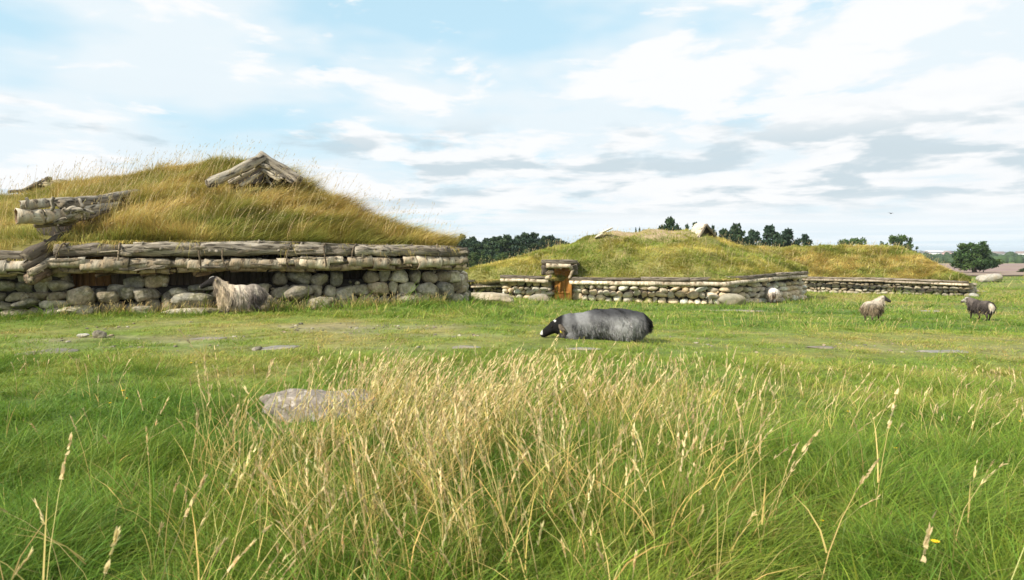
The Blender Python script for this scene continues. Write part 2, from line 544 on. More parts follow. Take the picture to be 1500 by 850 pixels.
def lushness(x, y):
    """0 = dry straw yellow, 1 = deep green"""
    l = 0.62 + 1.15 * (fbm(x * 0.22, y * 0.30, 11) - 0.5) + 0.9 * (fbm(x * 1.1, y * 1.3, 14) - 0.5)
    # the worn band that crosses the field between the houses and the tall grass
    wob = 4.0 * (fbm(x * 0.5, y * 0.5, 19) - 0.5)
    band = sstep(6.6, 9.8, y + wob) * (1 - sstep(12.0, 15, y + wob))
    l = l + 0.03 - 0.17 * band
    l = l - 0.14 * sstep(24, 34, y)
    l = l + 0.25 * (1 - sstep(3, 8, y)) * sstep(0.5, -2.5, x)
    l = l - 0.20 * sstep(0.12, 0.40, x / np.maximum(y, 1)) * sstep(4.2, 6.0, y) * sstep(14, 9, y)
    return np.clip(l, 0, 1)


def worn(x, y):
    """bare, trodden patches in the band between the houses and the tall grass"""
    b = sstep(8.4, 9.6, y) * sstep(13.2, 11.6, y)
    return b * sstep(.50, .62, fbm(x * 0.55, y * 1.7, 63)) * (0.45 + 0.55 * sstep(2, -3, x))


G_DEEP = np.array([0.096, 0.192, 0.024]); G_YEL = np.array([0.212, 0.288, 0.042]); G_STRAW = np.array([0.40, 0.33, 0.12])


def grass_tone(l):
    l = np.asarray(l)
    a = np.clip(l / 0.45, 0, 1); b = np.clip((l - 0.45) / 0.55, 0, 1)
    c1_ = G_STRAW[None] * (1 - a[:, None]) + G_YEL[None] * a[:, None]
    return c1_ * (1 - b[:, None]) + G_DEEP[None] * b[:, None]


lu = lushness(X.ravel(), Y.ravel())
gc = grass_tone(lu) * 0.75
soil = np.array([0.09, 0.075, 0.03])
gc = gc * 0.80 + soil * 0.20
wr0 = worn(X.ravel(), Y.ravel())[:, None] * 0.5; gc = gc * (1 - wr0) + np.array([0.245, 0.205, 0.135]) * wr0
M_GROUND = material('meadow_ground', nscale=3.0, ncon=0.45, bump=0.8, bscale=9, rand=0, tint2=(0.13, 0.12, 0.035), t2scale=0.8, t2amt=0.45, bdist=0.05)
tag(obj('ground', np_mesh('ground', np.stack([X, Y, Z], -1).reshape(-1, 3), [GQ], gc), M_GROUND), kind='structure')
# sea along the horizon
S = Solid(); S.add([[-60000, 7000, EYE - 60], [60000, 7000, EYE - 60], [60000, 70000, EYE - 60], [-60000, 70000, EYE - 60]], [[[0, 1, 2, 3]]], (0.05, 0.09, 0.13))
tag(obj('sea', S.mesh('sea', False), material('sea_water', rough=0.35, ncon=0.1, nscale=0.001, bump=0, rand=0, spec=0.4)), kind='structure')
# mauve heather field beyond the big tree
fx = np.linspace(0, 1, 60); fy = np.geomspace(84, 330, 40)
FX = 0.60 * fy[:, None] + fx[None, :] * (60 + fy[:, None]); FY = np.broadcast_to(fy[:, None], FX.shape)
FZ = gz(FX, FY) + 0.12
i = np.arange(39)[:, None] * 60; j = np.arange(59)[None, :]
FQ = np.stack([i + j, i + j + 1, i + 60 + j + 1, i + 60 + j], -1).reshape(-1, 4)
tag(obj('field', np_mesh('field', np.stack([FX, FY, FZ], -1).reshape(-1, 3), [FQ], (0.27, 0.185, 0.165)),
        material('heather', nscale=0.2, ncon=0.25, bump=0.6, bscale=1.2, rand=0, tint2=(0.24, 0.20, 0.12), t2scale=0.05, t2amt=0.6, bdist=0.3)), kind='structure')
# ================================================================== turf houses
def resample(pts, n):
    pts = np.asarray(pts, float)
    s = np.concatenate([[0], np.cumsum(np.linalg.norm(np.diff(pts, axis=0), axis=1))]); t = np.linspace(0, s[-1], n)
    return np.stack([np.interp(t, s, pts[:, k]) for k in range(3)], 1)


def smooth_line(A, k=3):
    A = A.copy()
    for _ in range(k):
        B = A.copy(); B[1:-1] = 0.25 * A[:-2] + 0.5 * A[1:-1] + 0.25 * A[2:]; A = B
    return A


def loft(front, mid, ridge, nu, nv, vmid=0.4, bulge=0.0, lump=0.10, back=True, seed=1):
    """turf roof surface: columns along the eave, rows up to the ridge and down the far side"""
    Fp = smooth_line(resample(front, nu), 2); Rp = smooth_line(resample(ridge, nu), 4)
    Mp = resample(mid, nu) if mid is not None else Fp * (1 - vmid) + Rp * vmid + np.array([0, 0, bulge])
    Mp = smooth_line(Mp, 2)
    rows = []
    vs = np.linspace(0, 1, nv)
    for v in vs:
        # quadratic through front, mid, ridge
        l0 = (v - vmid) * (v - 1) / (vmid); l1 = v * (v - 1) / (vmid * (vmid - 1)); l2 = v * (v - vmid) / (1 - vmid)
        rows.append(Fp * l0 + Mp * l1 + Rp * l2)
    nf = nv
    if back:
        for v in vs[1:]:
            Bk = Rp + (Rp - Fp) * np.array([0.9, 0.9, 0]) ; Bk[:, 2] = Fp[:, 2]
            p = Rp * (1 - v) + Bk * v; p[:, 2] += 0.25 * np.sin(np.pi * v) * np.clip(Rp[:, 2] - Fp[:, 2], 0, 1)
            rows.append(p)
    G = np.stack(rows)                                   # (rows, nu, 3)
    wgt = np.ones(len(rows)); wgt[0] = 0.2
    G[..., 2] += lump * (fbm(G[..., 0] * 0.9, G[..., 1] * 0.9, seed) - 0.5) * 2 * wgt[:, None] * np.clip(Rp[:, 2] - Fp[:, 2], 0, 1)[None, :]
    return G, nf


def grid_quads(nr, nc):
    i = np.arange(nr - 1)[:, None] * nc; j = np.arange(nc - 1)[None, :]
    return np.stack([i + j, i + j + 1, i + nc + j + 1, i + nc + j], -1).reshape(-1, 4)


def sample_grid(G, n, rows=None, dens=None):
    H = G if rows is None else G[:rows]
    a = H[:-1, :-1]; b = H[:-1, 1:]; c = H[1:, :-1]; d = H[1:, 1:]
    nrm = np.cross(b - a, c - a); ar = np.linalg.norm(nrm, axis=-1)
    wt = ar if dens is None else ar * dens((a + d) / 2)
    p = (wt / wt.sum()).ravel()
    k = rng.choice(len(p), n, p=p); r_, c_ = np.unravel_index(k, ar.shape)
    u = rng.random((n, 1)); v = rng.random((n, 1))
    pts = (a[r_, c_] * (1 - u) + b[r_, c_] * u) * (1 - v) + (c[r_, c_] * (1 - u) + d[r_, c_] * u) * v
    nn = nrm[r_, c_] / np.maximum(ar[r_, c_], 1e-9)[:, None]
    nn[nn[:, 2] < 0] *= -1
    return pts, nn


R_GREEN = np.array([0.140, 0.215, 0.026]); R_GOLD = np.array([0.56, 0.42, 0.14]); R_OLIVE = np.array([0.34, 0.305, 0.070])
R_STRAW = np.array([0.55, 0.43, 0.21])


def roof_grass(G, nf, n, hmin, hmax, wid, parent, gold, seed, rows_back=4, tint=(1, 1, 1), stalks=0, wind=0.5, stalk_h=(0.5, 0.9), dens=None):
    pts, nn = sample_grid(G, n, nf + rows_back, dens)
    f = gold + 2.1 * (fbm(pts[:, 0] * 0.55, pts[:, 1] * 0.55 + pts[:, 2] * 0.8, seed) - 0.5) + 0.7 * (fbm(pts[:, 0] * 2.5, pts[:, 2] * 2.5 + pts[:, 1], seed + 2) - 0.5)
    f = np.clip(f + 0.25 * (rng.random(n) - 0.5), 0, 1)
    a = np.clip(f / 0.5, 0, 1); b = np.clip((f - 0.5) / 0.5, 0, 1)
    base = R_GREEN * (1 - a[:, None]) + R_OLIVE * a[:, None]; base = base * (1 - b[:, None]) + R_GOLD * b[:, None]
    base = jit(base * np.asarray(tint)[None], n, 0.3, 0.1)
    tip = jit(base * 0.6 + (R_GOLD * 0.4)[None], n, 0.25, 0.1)
    down = np.stack([nn[:, 0], nn[:, 1], nn[:, 2] - 1], 1); dl = np.linalg.norm(down, axis=1)[:, None]; down = down / np.maximum(dl, 1e-6) * np.clip(dl * 1.5, 0, 1)
    clump = 1.7 * np.stack([fbm(pts[:, 0] * 1.6, pts[:, 1] + pts[:, 2] * 1.6, seed + 5) - 0.5, fbm(pts[:, 0] * 1.6, pts[:, 1] + pts[:, 2] * 1.6, seed + 9) - 0.5, np.zeros(n)], 1)
    h = rng.uniform(hmin, hmax, n) * (0.35 + 1.4 * fbm(pts[:, 0] * 1.8, pts[:, 1] + pts[:, 2] * 1.8, seed + 12))
    up = nn * 0.35 + np.array([0, 0, 0.9]) + rng.normal(0, 0.16, (n, 3)) + clump * 0.7; up /= np.linalg.norm(up, axis=1)[:, None]
    lean = (down * 0.55 + np.array([wind, -0.05, -0.30]) + clump * 1.3 + rng.normal(0, 0.16, (n, 3))) * h[:, None]
    S = Strips()
    # ragged fringe that hangs over the eave
    ne = n // 22; ci = rng.integers(0, G.shape[1] - 1, ne); tt = rng.random((ne, 1)); pe = G[0][ci] * (1 - tt) + G[0][ci + 1] * tt + np.array([0, 0.03, 0.0])
    he = rng.uniform(hmin * .7, hmax * 1.0, ne) * (0.2 + 1.3 * fbm(pe[:, 0] * 2.2, pe[:, 1], seed + 17)); ce = jit(lerp3(R_OLIVE, R_GOLD, rng.random(ne)), ne, .3)
    ue = np.array([0.1, -0.5, 0.8]) + rng.normal(0, 0.25, (ne, 3)); ue /= np.linalg.norm(ue, axis=1)[:, None]
    S.add(*blades(pe, ue, (np.array([0.2, -0.35, -1.15]) + rng.normal(0, .15, (ne, 3))) * he[:, None], he, np.full(ne, wid), ce, ce * 1.05, 3))
    S.add(*blades(pts - nn * 0.02, up, lean, h, wid * rng.uniform(0.6, 1.3, n), base, tip, 3))
    if stalks:
        pts, nn = sample_grid(G, stalks, nf + rows_back, dens)
        h = rng.uniform(*stalk_h, stalks)
        up = np.array([0.05, 0, 1]) + rng.normal(0, 0.12, (stalks, 3)); up /= np.linalg.norm(up, axis=1)[:, None]
        lean = (np.array([wind * 0.6, 0, -0.08]) + rng.normal(0, 0.15, (stalks, 3))) * h[:, None]
        c = jit(R_STRAW, stalks, 0.3)
        S.add(*blades(pts, up, lean, h, np.full(stalks, wid * 0.6), c, c, 3))
        # feathery heads
        k = 4; q = np.repeat(np.arange(stalks), k); t = rng.uniform(0.8, 1.0, stalks * k)
        p = pts[q] + up[q] * (h[q] * t)[:, None] + lean[q] * (t * t)[:, None]
        hh = rng.uniform(0.03, 0.07, len(q)); u2 = up[q] + rng.normal(0, 0.25, (len(q), 3)); u2 /= np.linalg.norm(u2, axis=1)[:, None]
        S.add(*blades(p, u2, lean[q] * 0.05, hh, np.full(len(q), wid * 1.0), jit(R_STRAW * 0.85, len(q)), jit(R_STRAW, len(q)), 1))
    o = S.build('roof_grass', M_STRAW, parent, parent.parent.location)
    o['kind'] = 'stuff'
    return o


def turf(G, root, name='turf_roof', col=(0.17, 0.15, 0.04), bare=None):
    V = rel(root, G.reshape(-1, 3)); nr, nc = G.shape[:2]
    # skirt: the cut edge of the turf along the eave
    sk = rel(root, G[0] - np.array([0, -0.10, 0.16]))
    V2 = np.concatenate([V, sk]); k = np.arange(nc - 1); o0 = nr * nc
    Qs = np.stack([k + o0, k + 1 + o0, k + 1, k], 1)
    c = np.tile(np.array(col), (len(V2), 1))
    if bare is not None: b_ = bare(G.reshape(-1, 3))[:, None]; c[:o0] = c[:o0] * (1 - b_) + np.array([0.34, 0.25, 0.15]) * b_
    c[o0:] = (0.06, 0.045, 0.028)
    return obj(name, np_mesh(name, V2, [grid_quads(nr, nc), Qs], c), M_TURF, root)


STONE_TINTS = [(0.37, 0.32, 0.235), (0.28, 0.245, 0.19), (0.41, 0.365, 0.285), (0.34, 0.275, 0.19), (0.20, 0.185, 0.15), (0.44, 0.39, 0.28), (0.38, 0.30, 0.20)]
PALE_TINTS = [(0.53, 0.46, 0.36), (0.46, 0.40, 0.31), (0.58, 0.52, 0.42), (0.52, 0.42, 0.29), (0.38, 0.34, 0.27), (0.62, 0.57, 0.49), (0.49, 0.39, 0.26)]


def course_stones(path, H, wr, hr, depth, seed, zsink=0.06, top_jit=0.06, sub=3, power=2.6, lump=0.07, cuts=5):
    """dry-laid boulders along a ground path; yields (world verts, faces, tint index, size)"""
    r = np.random.default_rng(seed)
    path = np.asarray(path, float); seg = np.linalg.norm(np.diff(path[:, :2], axis=0), axis=1); s = np.concatenate([[0], np.cumsum(seg)]); Ln = s[-1]
    out = []
    Hf = H if callable(H) else (lambda t: H)
    z = -zsink; row = 0
    Hmax = max(Hf(t) for t in np.linspace(0, 1, 20))
    while z < Hmax - 0.05:
        ch = r.uniform(*hr) * (1.15 if row == 0 else 1.0)
        x = r.uniform(-0.2, 0.05)
        while x < Ln:
            w = r.uniform(*wr)
            if r.random() < 0.18: w *= 0.6
            xc = min(max(x + w / 2, 0.02), Ln - 0.02)
            top = Hf(xc / Ln)
            if z + ch * 0.5 < top + r.uniform(-top_jit, top_jit):
                px = np.interp(xc, s, path[:, 0]); py = np.interp(xc, s, path[:, 1]); pz = np.interp(xc, s, path[:, 2])
                e = 0.08; dx = np.interp(min(xc + e, Ln), s, path[:, 0]) - np.interp(max(xc - e, 0), s, path[:, 0]); dy = np.interp(min(xc + e, Ln), s, path[:, 1]) - np.interp(max(xc - e, 0), s, path[:, 1])
                a = math.atan2(dy, dx)
                h = ch * r.uniform(0.85, 1.22); d = depth * r.uniform(0.8, 1.15)
                V, F = stone((w * 1.05, d, h * 1.04), sub, power + r.uniform(-0.3, 1.2), lump * r.uniform(.7, 1.6), int(cuts + r.integers(-1, 5)), r, rough=0.06)
                V = roty(V, r.normal(0, 0.16)); V = rotz(V, a + r.normal(0, 0.15))
                pos = np.array([px, py, pz + z + ch / 2 + r.normal(0, 0.025)]) + np.array([-math.sin(a), math.cos(a), 0]) * (r.normal(0, 0.03) + 0.03 * row)
                out.append((V, F, pos, r.integers(0, 7), w * h))
            x += w * r.uniform(0.93, 1.02)
        z += ch * 0.93; row += 1
    # chinking stones squeezed into the joints
    n = int(Ln * Hmax * 9)
    for k in range(n):
        xc = r.uniform(0, Ln); zz = r.uniform(0.05, Hf(xc / Ln) * 0.95)
        px = np.interp(xc, s, path[:, 0]); py = np.interp(xc, s, path[:, 1]); pz = np.interp(xc, s, path[:, 2])
        w = r.uniform(0.25, 0.5) * hr[0]
        V, F = stone((w * r.uniform(1, 2), w, w), min(sub, 2), power, lump, 3, r)
        out.append((rotz(V, r.uniform(0, 3)), F, np.array([px, py, pz + zz]) + np.array([0, 0.03, 0]), r.integers(0, 7), w * w * 0.1))
    return out


def wall_core(path, H, back, root, name, col=(0.035, 0.030, 0.024), mat=None):
    """earth core behind the stones"""
    path = np.asarray(path, float); S = Solid(); n = len(path)
    tan = np.gradient(path[:, :2], axis=0); tan /= np.linalg.norm(tan, axis=1)[:, None]; nrm = np.stack([-tan[:, 1], tan[:, 0]], 1)
    Hs = np.array([(H(t) if callable(H) else H) for t in np.linspace(0, 1, n)])
    f0 = path + np.c_[nrm * 0.06, np.full(n, -0.4)]; f1 = path + np.c_[nrm * 0.06, Hs]
    b0 = path + np.c_[nrm * back, np.full(n, -0.4)]; b1 = path + np.c_[nrm * back, Hs]
    V = np.concatenate([f0, f1, b1, b0]); k = np.arange(n - 1)
    Q = np.concatenate([np.stack([k + a * n, k + 1 + a * n, k + 1 + b * n, k + b * n], 1) for a, b in ((0, 1), (1, 2), (2, 3))])
    S.add(V, [Q, [[0, n, 2 * n, 3 * n], [n - 1, 4 * n - 1, 3 * n - 1, 2 * n - 1]]], col)
    return obj(name, S.mesh(name, False, root.location), mat or M_DARK, root)


def on_ground(pts, off=0.0):
    pts = [np.array(p, float) for p in pts]
    for p in pts: p[2] = float(gz(p[0], p[1])) + off
    return np.array(pts)


def hit_depth(px, d): return np.array([(px - 750) / 1000 * d, d, 0.0])


# ------------------------------------------------------------------ the near house
root = empty('turf_house', (-6, 17, float(gz(-6, 17))), 'big near turf house, long shaggy golden grass roof over birch-bark eave and boulder wall', 'house', 'turf roofed stone houses')
HOUSE1 = root
front = [P(78, 357, 13.45), P(200, 355, 13.9), P(330, 356, 14.4), P(450, 358, 15.0), P(560, 361, 15.7), P(672, 363, 16.6)]
ridge = [P(62, 280, 20.5), P(150, 262, 20), P(250, 249, 19.5), P(368, 236, 19.0), P(440, 272, 18.7), P(510, 303, 18.2), P(590, 339, 17.7), P(655, 361, 17.2)]
mid = [P(112, 330, 14.9), P(210, 315, 15.6), P(330, 308, 16.0), P(450, 324, 16.2), P(550, 342, 16.5), P(664, 361, 16.8)]
G1, nf1 = loft(front, mid, ridge, 70, 22, vmid=0.4, lump=0.12, seed=21)
t1 = turf(G1, root)
frontw = [P(-160, 378, 12.4), P(-60, 377, 12.7), P(0, 376, 12.9), P(44, 380, 13.05)]
midw = [P(-160, 345, 14.9), P(-60, 345, 14.9), P(20, 344, 14.8), P(96, 342, 14.5)]
ridgew = [P(-170, 302, 21.2), P(-60, 296, 21), P(0, 291, 20.8), P(80, 278, 20.4)]
G1w, nfw = loft(frontw, midw, ridgew, 24, 20, vmid=0.4, lump=0.10, seed=23)
t1w = turf(G1w, root)
vent_c = P(378, 258, 17.8)
roof_grass(G1, nf1, 100000, 0.14, 0.40, 0.012, t1, 0.58, 31, stalks=1100, wind=0.65, dens=lambda m: np.where(np.hypot(m[..., 0] - vent_c[0], (m[..., 1] - vent_c[1]) * 0.8) < 0.75, 0.15, 1.0))
def open_verge(m):      # nothing grows over the sloping logs beside the doorway
    px_ = 750 + m[..., 0] / m[..., 1] * 1000; row_ = 362 - (m[..., 2] - EYE) / m[..., 1] * 1000
    return np.where((px_ > 20) & (row_ > 333) & (row_ > 333 + (95 - px_) * 0.45), 0.02, 1.0)


roof_grass(G1w, nfw, 26000, 0.14, 0.32, 0.012, t1w, 0.52, 35, stalks=350, wind=0.2, dens=open_verge)

# wall of boulders below the eave
wp = on_ground([hit_depth(112, 13.75), hit_depth(200, 14.1), hit_depth(330, 14.65), hit_depth(450, 15.2), hit_depth(560, 15.9), hit_depth(640, 16.45), hit_depth(672, 17.0), hit_depth(676, 18.2)])
wp = resample(wp, 24)
HW = lambda t: 0.60 + 0.28 * float(sstep(0.62, 0.95, t)) + 0.06 * float(sstep(0.25, 0.5, t))
wall = wall_core(wp, lambda t: HW(t) - 0.08, 0.7, root, 'stone_wall')
st = course_stones(wp, HW, (0.28, 0.56), (0.23, 0.34), 0.44, 61, cuts=4)
# the flatter, coursed stones left of the doorway
lp = resample(on_ground([hit_depth(-110, 13.0), hit_depth(-30, 13.2), hit_depth(40, 13.35), hit_depth(96, 13.5), hit_depth(100, 14.6)]), 14)
wallw = wall_core(lp, 0.80, 0.6, root, 'stone_wall')
stl = course_stones(lp, 0.84, (0.22, 0.55), (0.15, 0.22), 0.36, 67, power=3.2, lump=0.05)
# the few largest stones of the photo, set by hand: (px, row, d, width, height, tint)
hand = [(119, 433, 13.6, 0.52, 0.44, 3), (285, 440, 14.25, 0.80, 0.34, 4), (296, 422, 14.4, 0.62, 0.16, 4), (262, 428, 14.3, 0.40, 0.2, 1), (437, 428, 14.9, 0.55, 0.34, 1), (380, 446, 14.6, 0.55, 0.42, 3), (468, 444, 15.0, 0.66, 0.36, 0),
        (285, 459, 14.0, 1.15, 0.20, 5), (112, 456, 13.4, 0.62, 0.22, 5), (160, 436, 13.85, 0.40, 0.30, 3), (208, 432, 14.0, 0.42, 0.26, 1), (186, 428, 13.95, 0.34, 0.25, 4), (210, 455, 13.8, 0.46, 0.24, 2), (650, 425, 16.6, 0.5, 0.42, 4), (596, 440, 16.0, 0.55, 0.3, 1)]
hstones = []
for (px, row, d, w_, h_, ti) in hand:
    V, F = stone((w_, 0.5, h_), 4, 2.7, 0.08, 5, rough=0.07)
    hstones.append((rotz(V, 0.35), F, P(px, row, d), ti, 1e3))
for lst, par in ((st, wall), (stl, wallw), (hstones, wall)):
    big = sorted(lst, key=lambda q: -q[4]); keep = big[:86]; rest = big[86:]
    for (V, F, pos, ti, a_) in keep:
        px_ = 750 + pos[0] / pos[1] * 1000; row_ = 362 - (pos[2] - EYE) / pos[1] * 1000
        if 97 < px_ < 152 and row_ < 424 and a_ < 100: continue          # the doorway stays open
        o = obj('wall_stone', np_mesh('wall_stone', V, [F], STONE_TINTS[ti]), M_STONE, par)
        o.location = pos - np.array(root.location)
    if rest:
        S = Solid()
        for (V, F, pos, ti, a_) in rest: S.add(V + pos, [F], STONE_TINTS[ti])
        o = obj('chinking_stones', S.mesh('chinking_stones', True, root.location), M_STONE, par); o['kind'] = 'stuff'

# plank wall in the shadow behind the eave
pw = [hit_depth(101, 14.25), hit_depth(140, 14.3), hit_depth(330, 15.2), hit_depth(560, 16.4), hit_depth(650, 17.0)]
pw = resample(on_ground(pw), 60); S = Solid()
for k in range(59):
    a = pw[k]; b = pw[k + 1]; t = b - a; t[2] = 0; L_ = np.linalg.norm(t); n_ = np.array([-t[1], t[0], 0]) / L_
    V, Q = box_arrays((a + b) / 2 + np.array([0, 0, 0.62]) + n_ * random.uniform(-0.012, 0.012), t * 0.485, n_ * 0.02, np.array([0, 0, 0.72]))
    c = (0.30, 0.155, 0.055) if k < 6 else (0.15, 0.11, 0.075) if k < 20 else (0.07, 0.055, 0.04)  # planks farther right coloured darker to stand for the eave's shade
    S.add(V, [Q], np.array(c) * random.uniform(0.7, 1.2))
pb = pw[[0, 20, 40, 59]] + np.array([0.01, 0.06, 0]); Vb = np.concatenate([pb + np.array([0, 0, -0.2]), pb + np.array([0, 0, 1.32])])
S.add(Vb, [[[k, k + 1, k + 5, k + 4] for k in range(3)]], (0.05, 0.035, 0.022))  # dark backing sheet added so no light shows between the planks
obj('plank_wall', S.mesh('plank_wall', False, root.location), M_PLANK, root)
# soffit that closes the roof above the planks
sf = np.concatenate([G1[0] + np.array([0, 0.1, -0.14]), G1[0] + np.array([-0.7, 1.9, -0.05])]); n_ = G1.shape[1]; k = np.arange(n_ - 1)
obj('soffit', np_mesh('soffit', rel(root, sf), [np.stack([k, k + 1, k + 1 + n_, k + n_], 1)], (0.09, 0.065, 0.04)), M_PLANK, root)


def R_(px, row, d): return P(px, row, d) - np.array(HOUSE1.location)


GREY = (0.33, 0.285, 0.225); PALE = (0.46, 0.40, 0.31); DIM = (0.22, 0.185, 0.145); END = (0.38, 0.30, 0.20)
# upper course of heavy logs along the eave: (px0,row0,d0, px1,row1,d1, r0, r1)
for (a, ra, da, b, rb, db, r0, r1, c) in [(80, 367, 13.35, 182, 366, 13.72, .125, .13, DIM), (178, 367, 13.66, 298, 366, 14.14, .135, .145, GREY), (294, 366, 14.08, 425, 366, 14.70, .145, .13, GREY),
                                      (421, 367, 14.66, 478, 366, 14.98, .125, .12, GREY), (476, 367, 14.98, 522, 367, 15.26, .11, .11, DIM), (519, 368, 15.22, 570, 368, 15.60, .115, .115, GREY),
                                      (567, 368, 15.58, 645, 369, 16.20, .11, .115, DIM), (641, 370, 16.16, 684, 370, 16.66, .115, .12, DIM)]:
    log_obj('eave_log', R_(a, ra, da), R_(b, rb, db), r0, r1, M_LOG, root, c, bend=0.022, endcol=END, rough=0.15, knots=5)
# a thin pole on top, ragged bark under the turf
for (a, ra, da, b, rb, db, r0) in [(196, 358, 13.76, 330, 356, 14.3, .045), (330, 357, 14.32, 470, 358, 14.95, .05), (470, 359, 14.96, 600, 361, 15.85, .05), (590, 362, 15.8, 676, 363, 16.55, .05)]:
    log_obj('eave_pole', R_(a, ra, da), R_(b, rb, db), r0, r0 * 0.8, M_LOG, root, PALE, bend=0.02, endcol=END)
# lower course: poles wrapped in birch bark
lowpts = resample([P(74, 388, 13.26), P(300, 386, 14.1), P(480, 384, 14.95), P(600, 383, 15.8), P(684, 382, 16.62)], 400) - np.array(root.location)
for (i0, i1) in ((0, 140), (130, 270), (260, 399)):
    log_obj('eave_log', lowpts[i0], lowpts[i1], .075, .075, M_LOG, root, DIM, bend=0.004, endcol=END)
k = 0
while k < 392:
    n_ = int(random.uniform(11, 30)); e = min(k + n_ + random.choice((-1, 2, 3, 5)), 399)
    dz = np.array([0, random.uniform(-0.04, 0.0), random.uniform(-0.03, 0.02)])
    bark_roll('bark_roll', lowpts[k] + dz, lowpts[e] + dz + np.array([0, 0, random.uniform(-0.035, 0.035)]), random.uniform(0.09, 0.135), M_BARK, root, np.array((0.50, 0.43, 0.32)) * random.uniform(0.6, 1.12))
    k += n_
k = 4
while k < 392:      # a second, lower row of torn sheets
    n_ = int(random.uniform(12, 26)); e = min(k + n_ + random.choice((-4, 0, 2)), 399)
    if e > k + 5:
        dz = np.array([0, random.uniform(0.02, 0.07), random.uniform(-0.135, -0.10)])
        bark_roll('bark_roll', lowpts[k] + dz, lowpts[e] + dz + np.array([0, 0, random.uniform(-0.05, 0.05)]), random.uniform(0.055, 0.085), M_BARK, root, np.array((0.46, 0.35, 0.22)) * random.uniform(0.5, 1.1))
    k += n_
# under-sheets of bark peeping out below, and pale stub rafters
for (px, w_) in [(90, 26), (112, 22), (160, 30), (196, 30), (230, 28), (262, 30), (300, 22), (350, 40), (410, 34), (470, 40), (540, 44), (600, 40), (650, 36)]:
    d0 = np.interp(px, [74, 300, 480, 684], [13.3, 14.12, 14.97, 16.62]) + 0.06; d1 = np.interp(px + w_, [74, 300, 480, 684], [13.3, 14.12, 14.97, 16.62]) + 0.06
    log_obj('bark_strip', R_(px, 397 - (px - 74) * 0.008, d0), R_(px + w_, 398 - (px - 74) * 0.008, d1), .045, .03, M_BARK, root, np.array((0.50, 0.38, 0.22)) * random.uniform(0.8, 1.1), bend=0.03, knots=0, endcol=(0.55, 0.42, 0.22))
for (px, row, r0) in [(287, 401, .085), (413, 396, .05), (470, 393, .05), (525, 392, .04), (560, 390, .05), (142, 404, .04), (208, 403, .035), (347, 397, .03), (610, 388, .05)]:
    d = np.interp(px, [74, 300, 480, 684], [13.3, 14.12, 14.97, 16.62]) + 0.12
    p = R_(px, row, d); log_obj('rafter_end', p, p + np.array([0.15, 1.0, 0.10]), r0, r0, M_LOG, root, (0.42, 0.27, 0.18), bend=0.005, knots=0, endcol=(0.50, 0.33, 0.24))
# split slabs and loose flakes of bark nailed over both courses
for k in range(30):
    px = random.uniform(80, 680); row = random.choice((random.uniform(361, 373), random.uniform(377, 394)))
    d = np.interp(px, [74, 300, 480, 684], [13.27, 14.08, 14.93, 16.6]) - 0.125; L_ = random.uniform(0.2, 0.75); p = R_(px, row, d)
    V, F = stone((L_, 0.03, random.uniform(0.035, 0.09)), 3, 3.0, 0.20, 6); V = roty(V, random.gauss(0, 0.07)); V = rotz(V, 0.38 + random.gauss(0, .05))
    S = Solid(); S.add(V, [F], np.array((0.40, 0.33, 0.24)) * random.uniform(0.3, 0.95)); o = obj('bark_flake', S.mesh('bark_flake'), random.choice((M_BARK, M_LOG)), root); o.location = p
# withy loops that tie the two courses
for px in (92, 178, 296, 332, 425, 478, 520, 568, 602, 642):
    d = np.interp(px, [74, 300, 480, 684], [13.27, 14.08, 14.93, 16.6])
    c0 = R_(px, np.interp(px, [74, 684], [377, 375]), d); t = np.linspace(0, 2 * np.pi, 19)
    path = np.stack([c0[0] + 0.03 * np.sin(t * 2 + px), c0[1] + 0.16 * np.cos(t), c0[2] + 0.275 * np.sin(t)], 1)
    V, Q, T = tube_arrays(path, np.full(19, 0.017), 6); S = Solid(); S.add(V, [Q, T], (0.20, 0.15, 0.10))
    obj('withy_tie', S.mesh('withy_tie'), M_LOG, root)

# raised porch eave over the doorway
for (a, ra, da, b, rb, db, r0, r1, c) in [(27, 319, 13.2, 112, 316, 14.0, .125, .125, PALE), (36, 300, 13.35, 108, 295, 14.1, .085, .09, PALE), (92, 300, 13.75, 203, 286, 17.2, .115, .155, GREY),
                                      (104, 316, 13.9, 182, 299, 16.6, .11, .14, PALE), (50, 329, 13.6, 108, 325, 14.2, .07, .07, DIM), (102, 324, 13.9, 160, 308, 15.2, .07, .06, DIM), (78, 326, 13.6, 110, 318, 13.8, .05, .06, PALE)]:
    log_obj('porch_log', R_(a, ra, da), R_(b, rb, db), r0, r1, M_LOG, root, c, bend=0.02, endcol=END, rough=0.1)
for (a, b, r0, c) in [((26, 318, 13.17), (60, 317, 13.5), .138, 1.0), ((58, 318, 13.46), (80, 317, 13.7), .145, 0.8), ((34, 301, 13.3), (66, 298, 13.6), .10, 0.95), ((74, 317, 13.64), (100, 316, 13.9), .14, 1.05)]:
    bark_roll('bark_roll', R_(*a), R_(*b), r0, M_BARK, root, np.array((0.47, 0.42, 0.33)) * c)
for (a, b, c, d) in [((95, 312), (108, 302), (118, 310), (122, 318)), ((92, 306), (104, 316), (96, 322), (84, 324)), ((104, 310), (118, 306), (130, 312), (126, 322)), ((98, 320), (112, 312), (124, 308), (138, 312))]:
    pth = resample([R_(*q, 13.55 + 0.1 * k) for k, q in enumerate((a, b, c, d))], 12); V, Q, T = tube_arrays(smooth_line(pth, 2), np.linspace(0.05, 0.03, 12), 7, 0.1)
    S = Solid(); S.add(V, [Q, T], (0.40, 0.34, 0.26)); obj('twisted_branch', S.mesh('twisted_branch'), M_LOG, root)
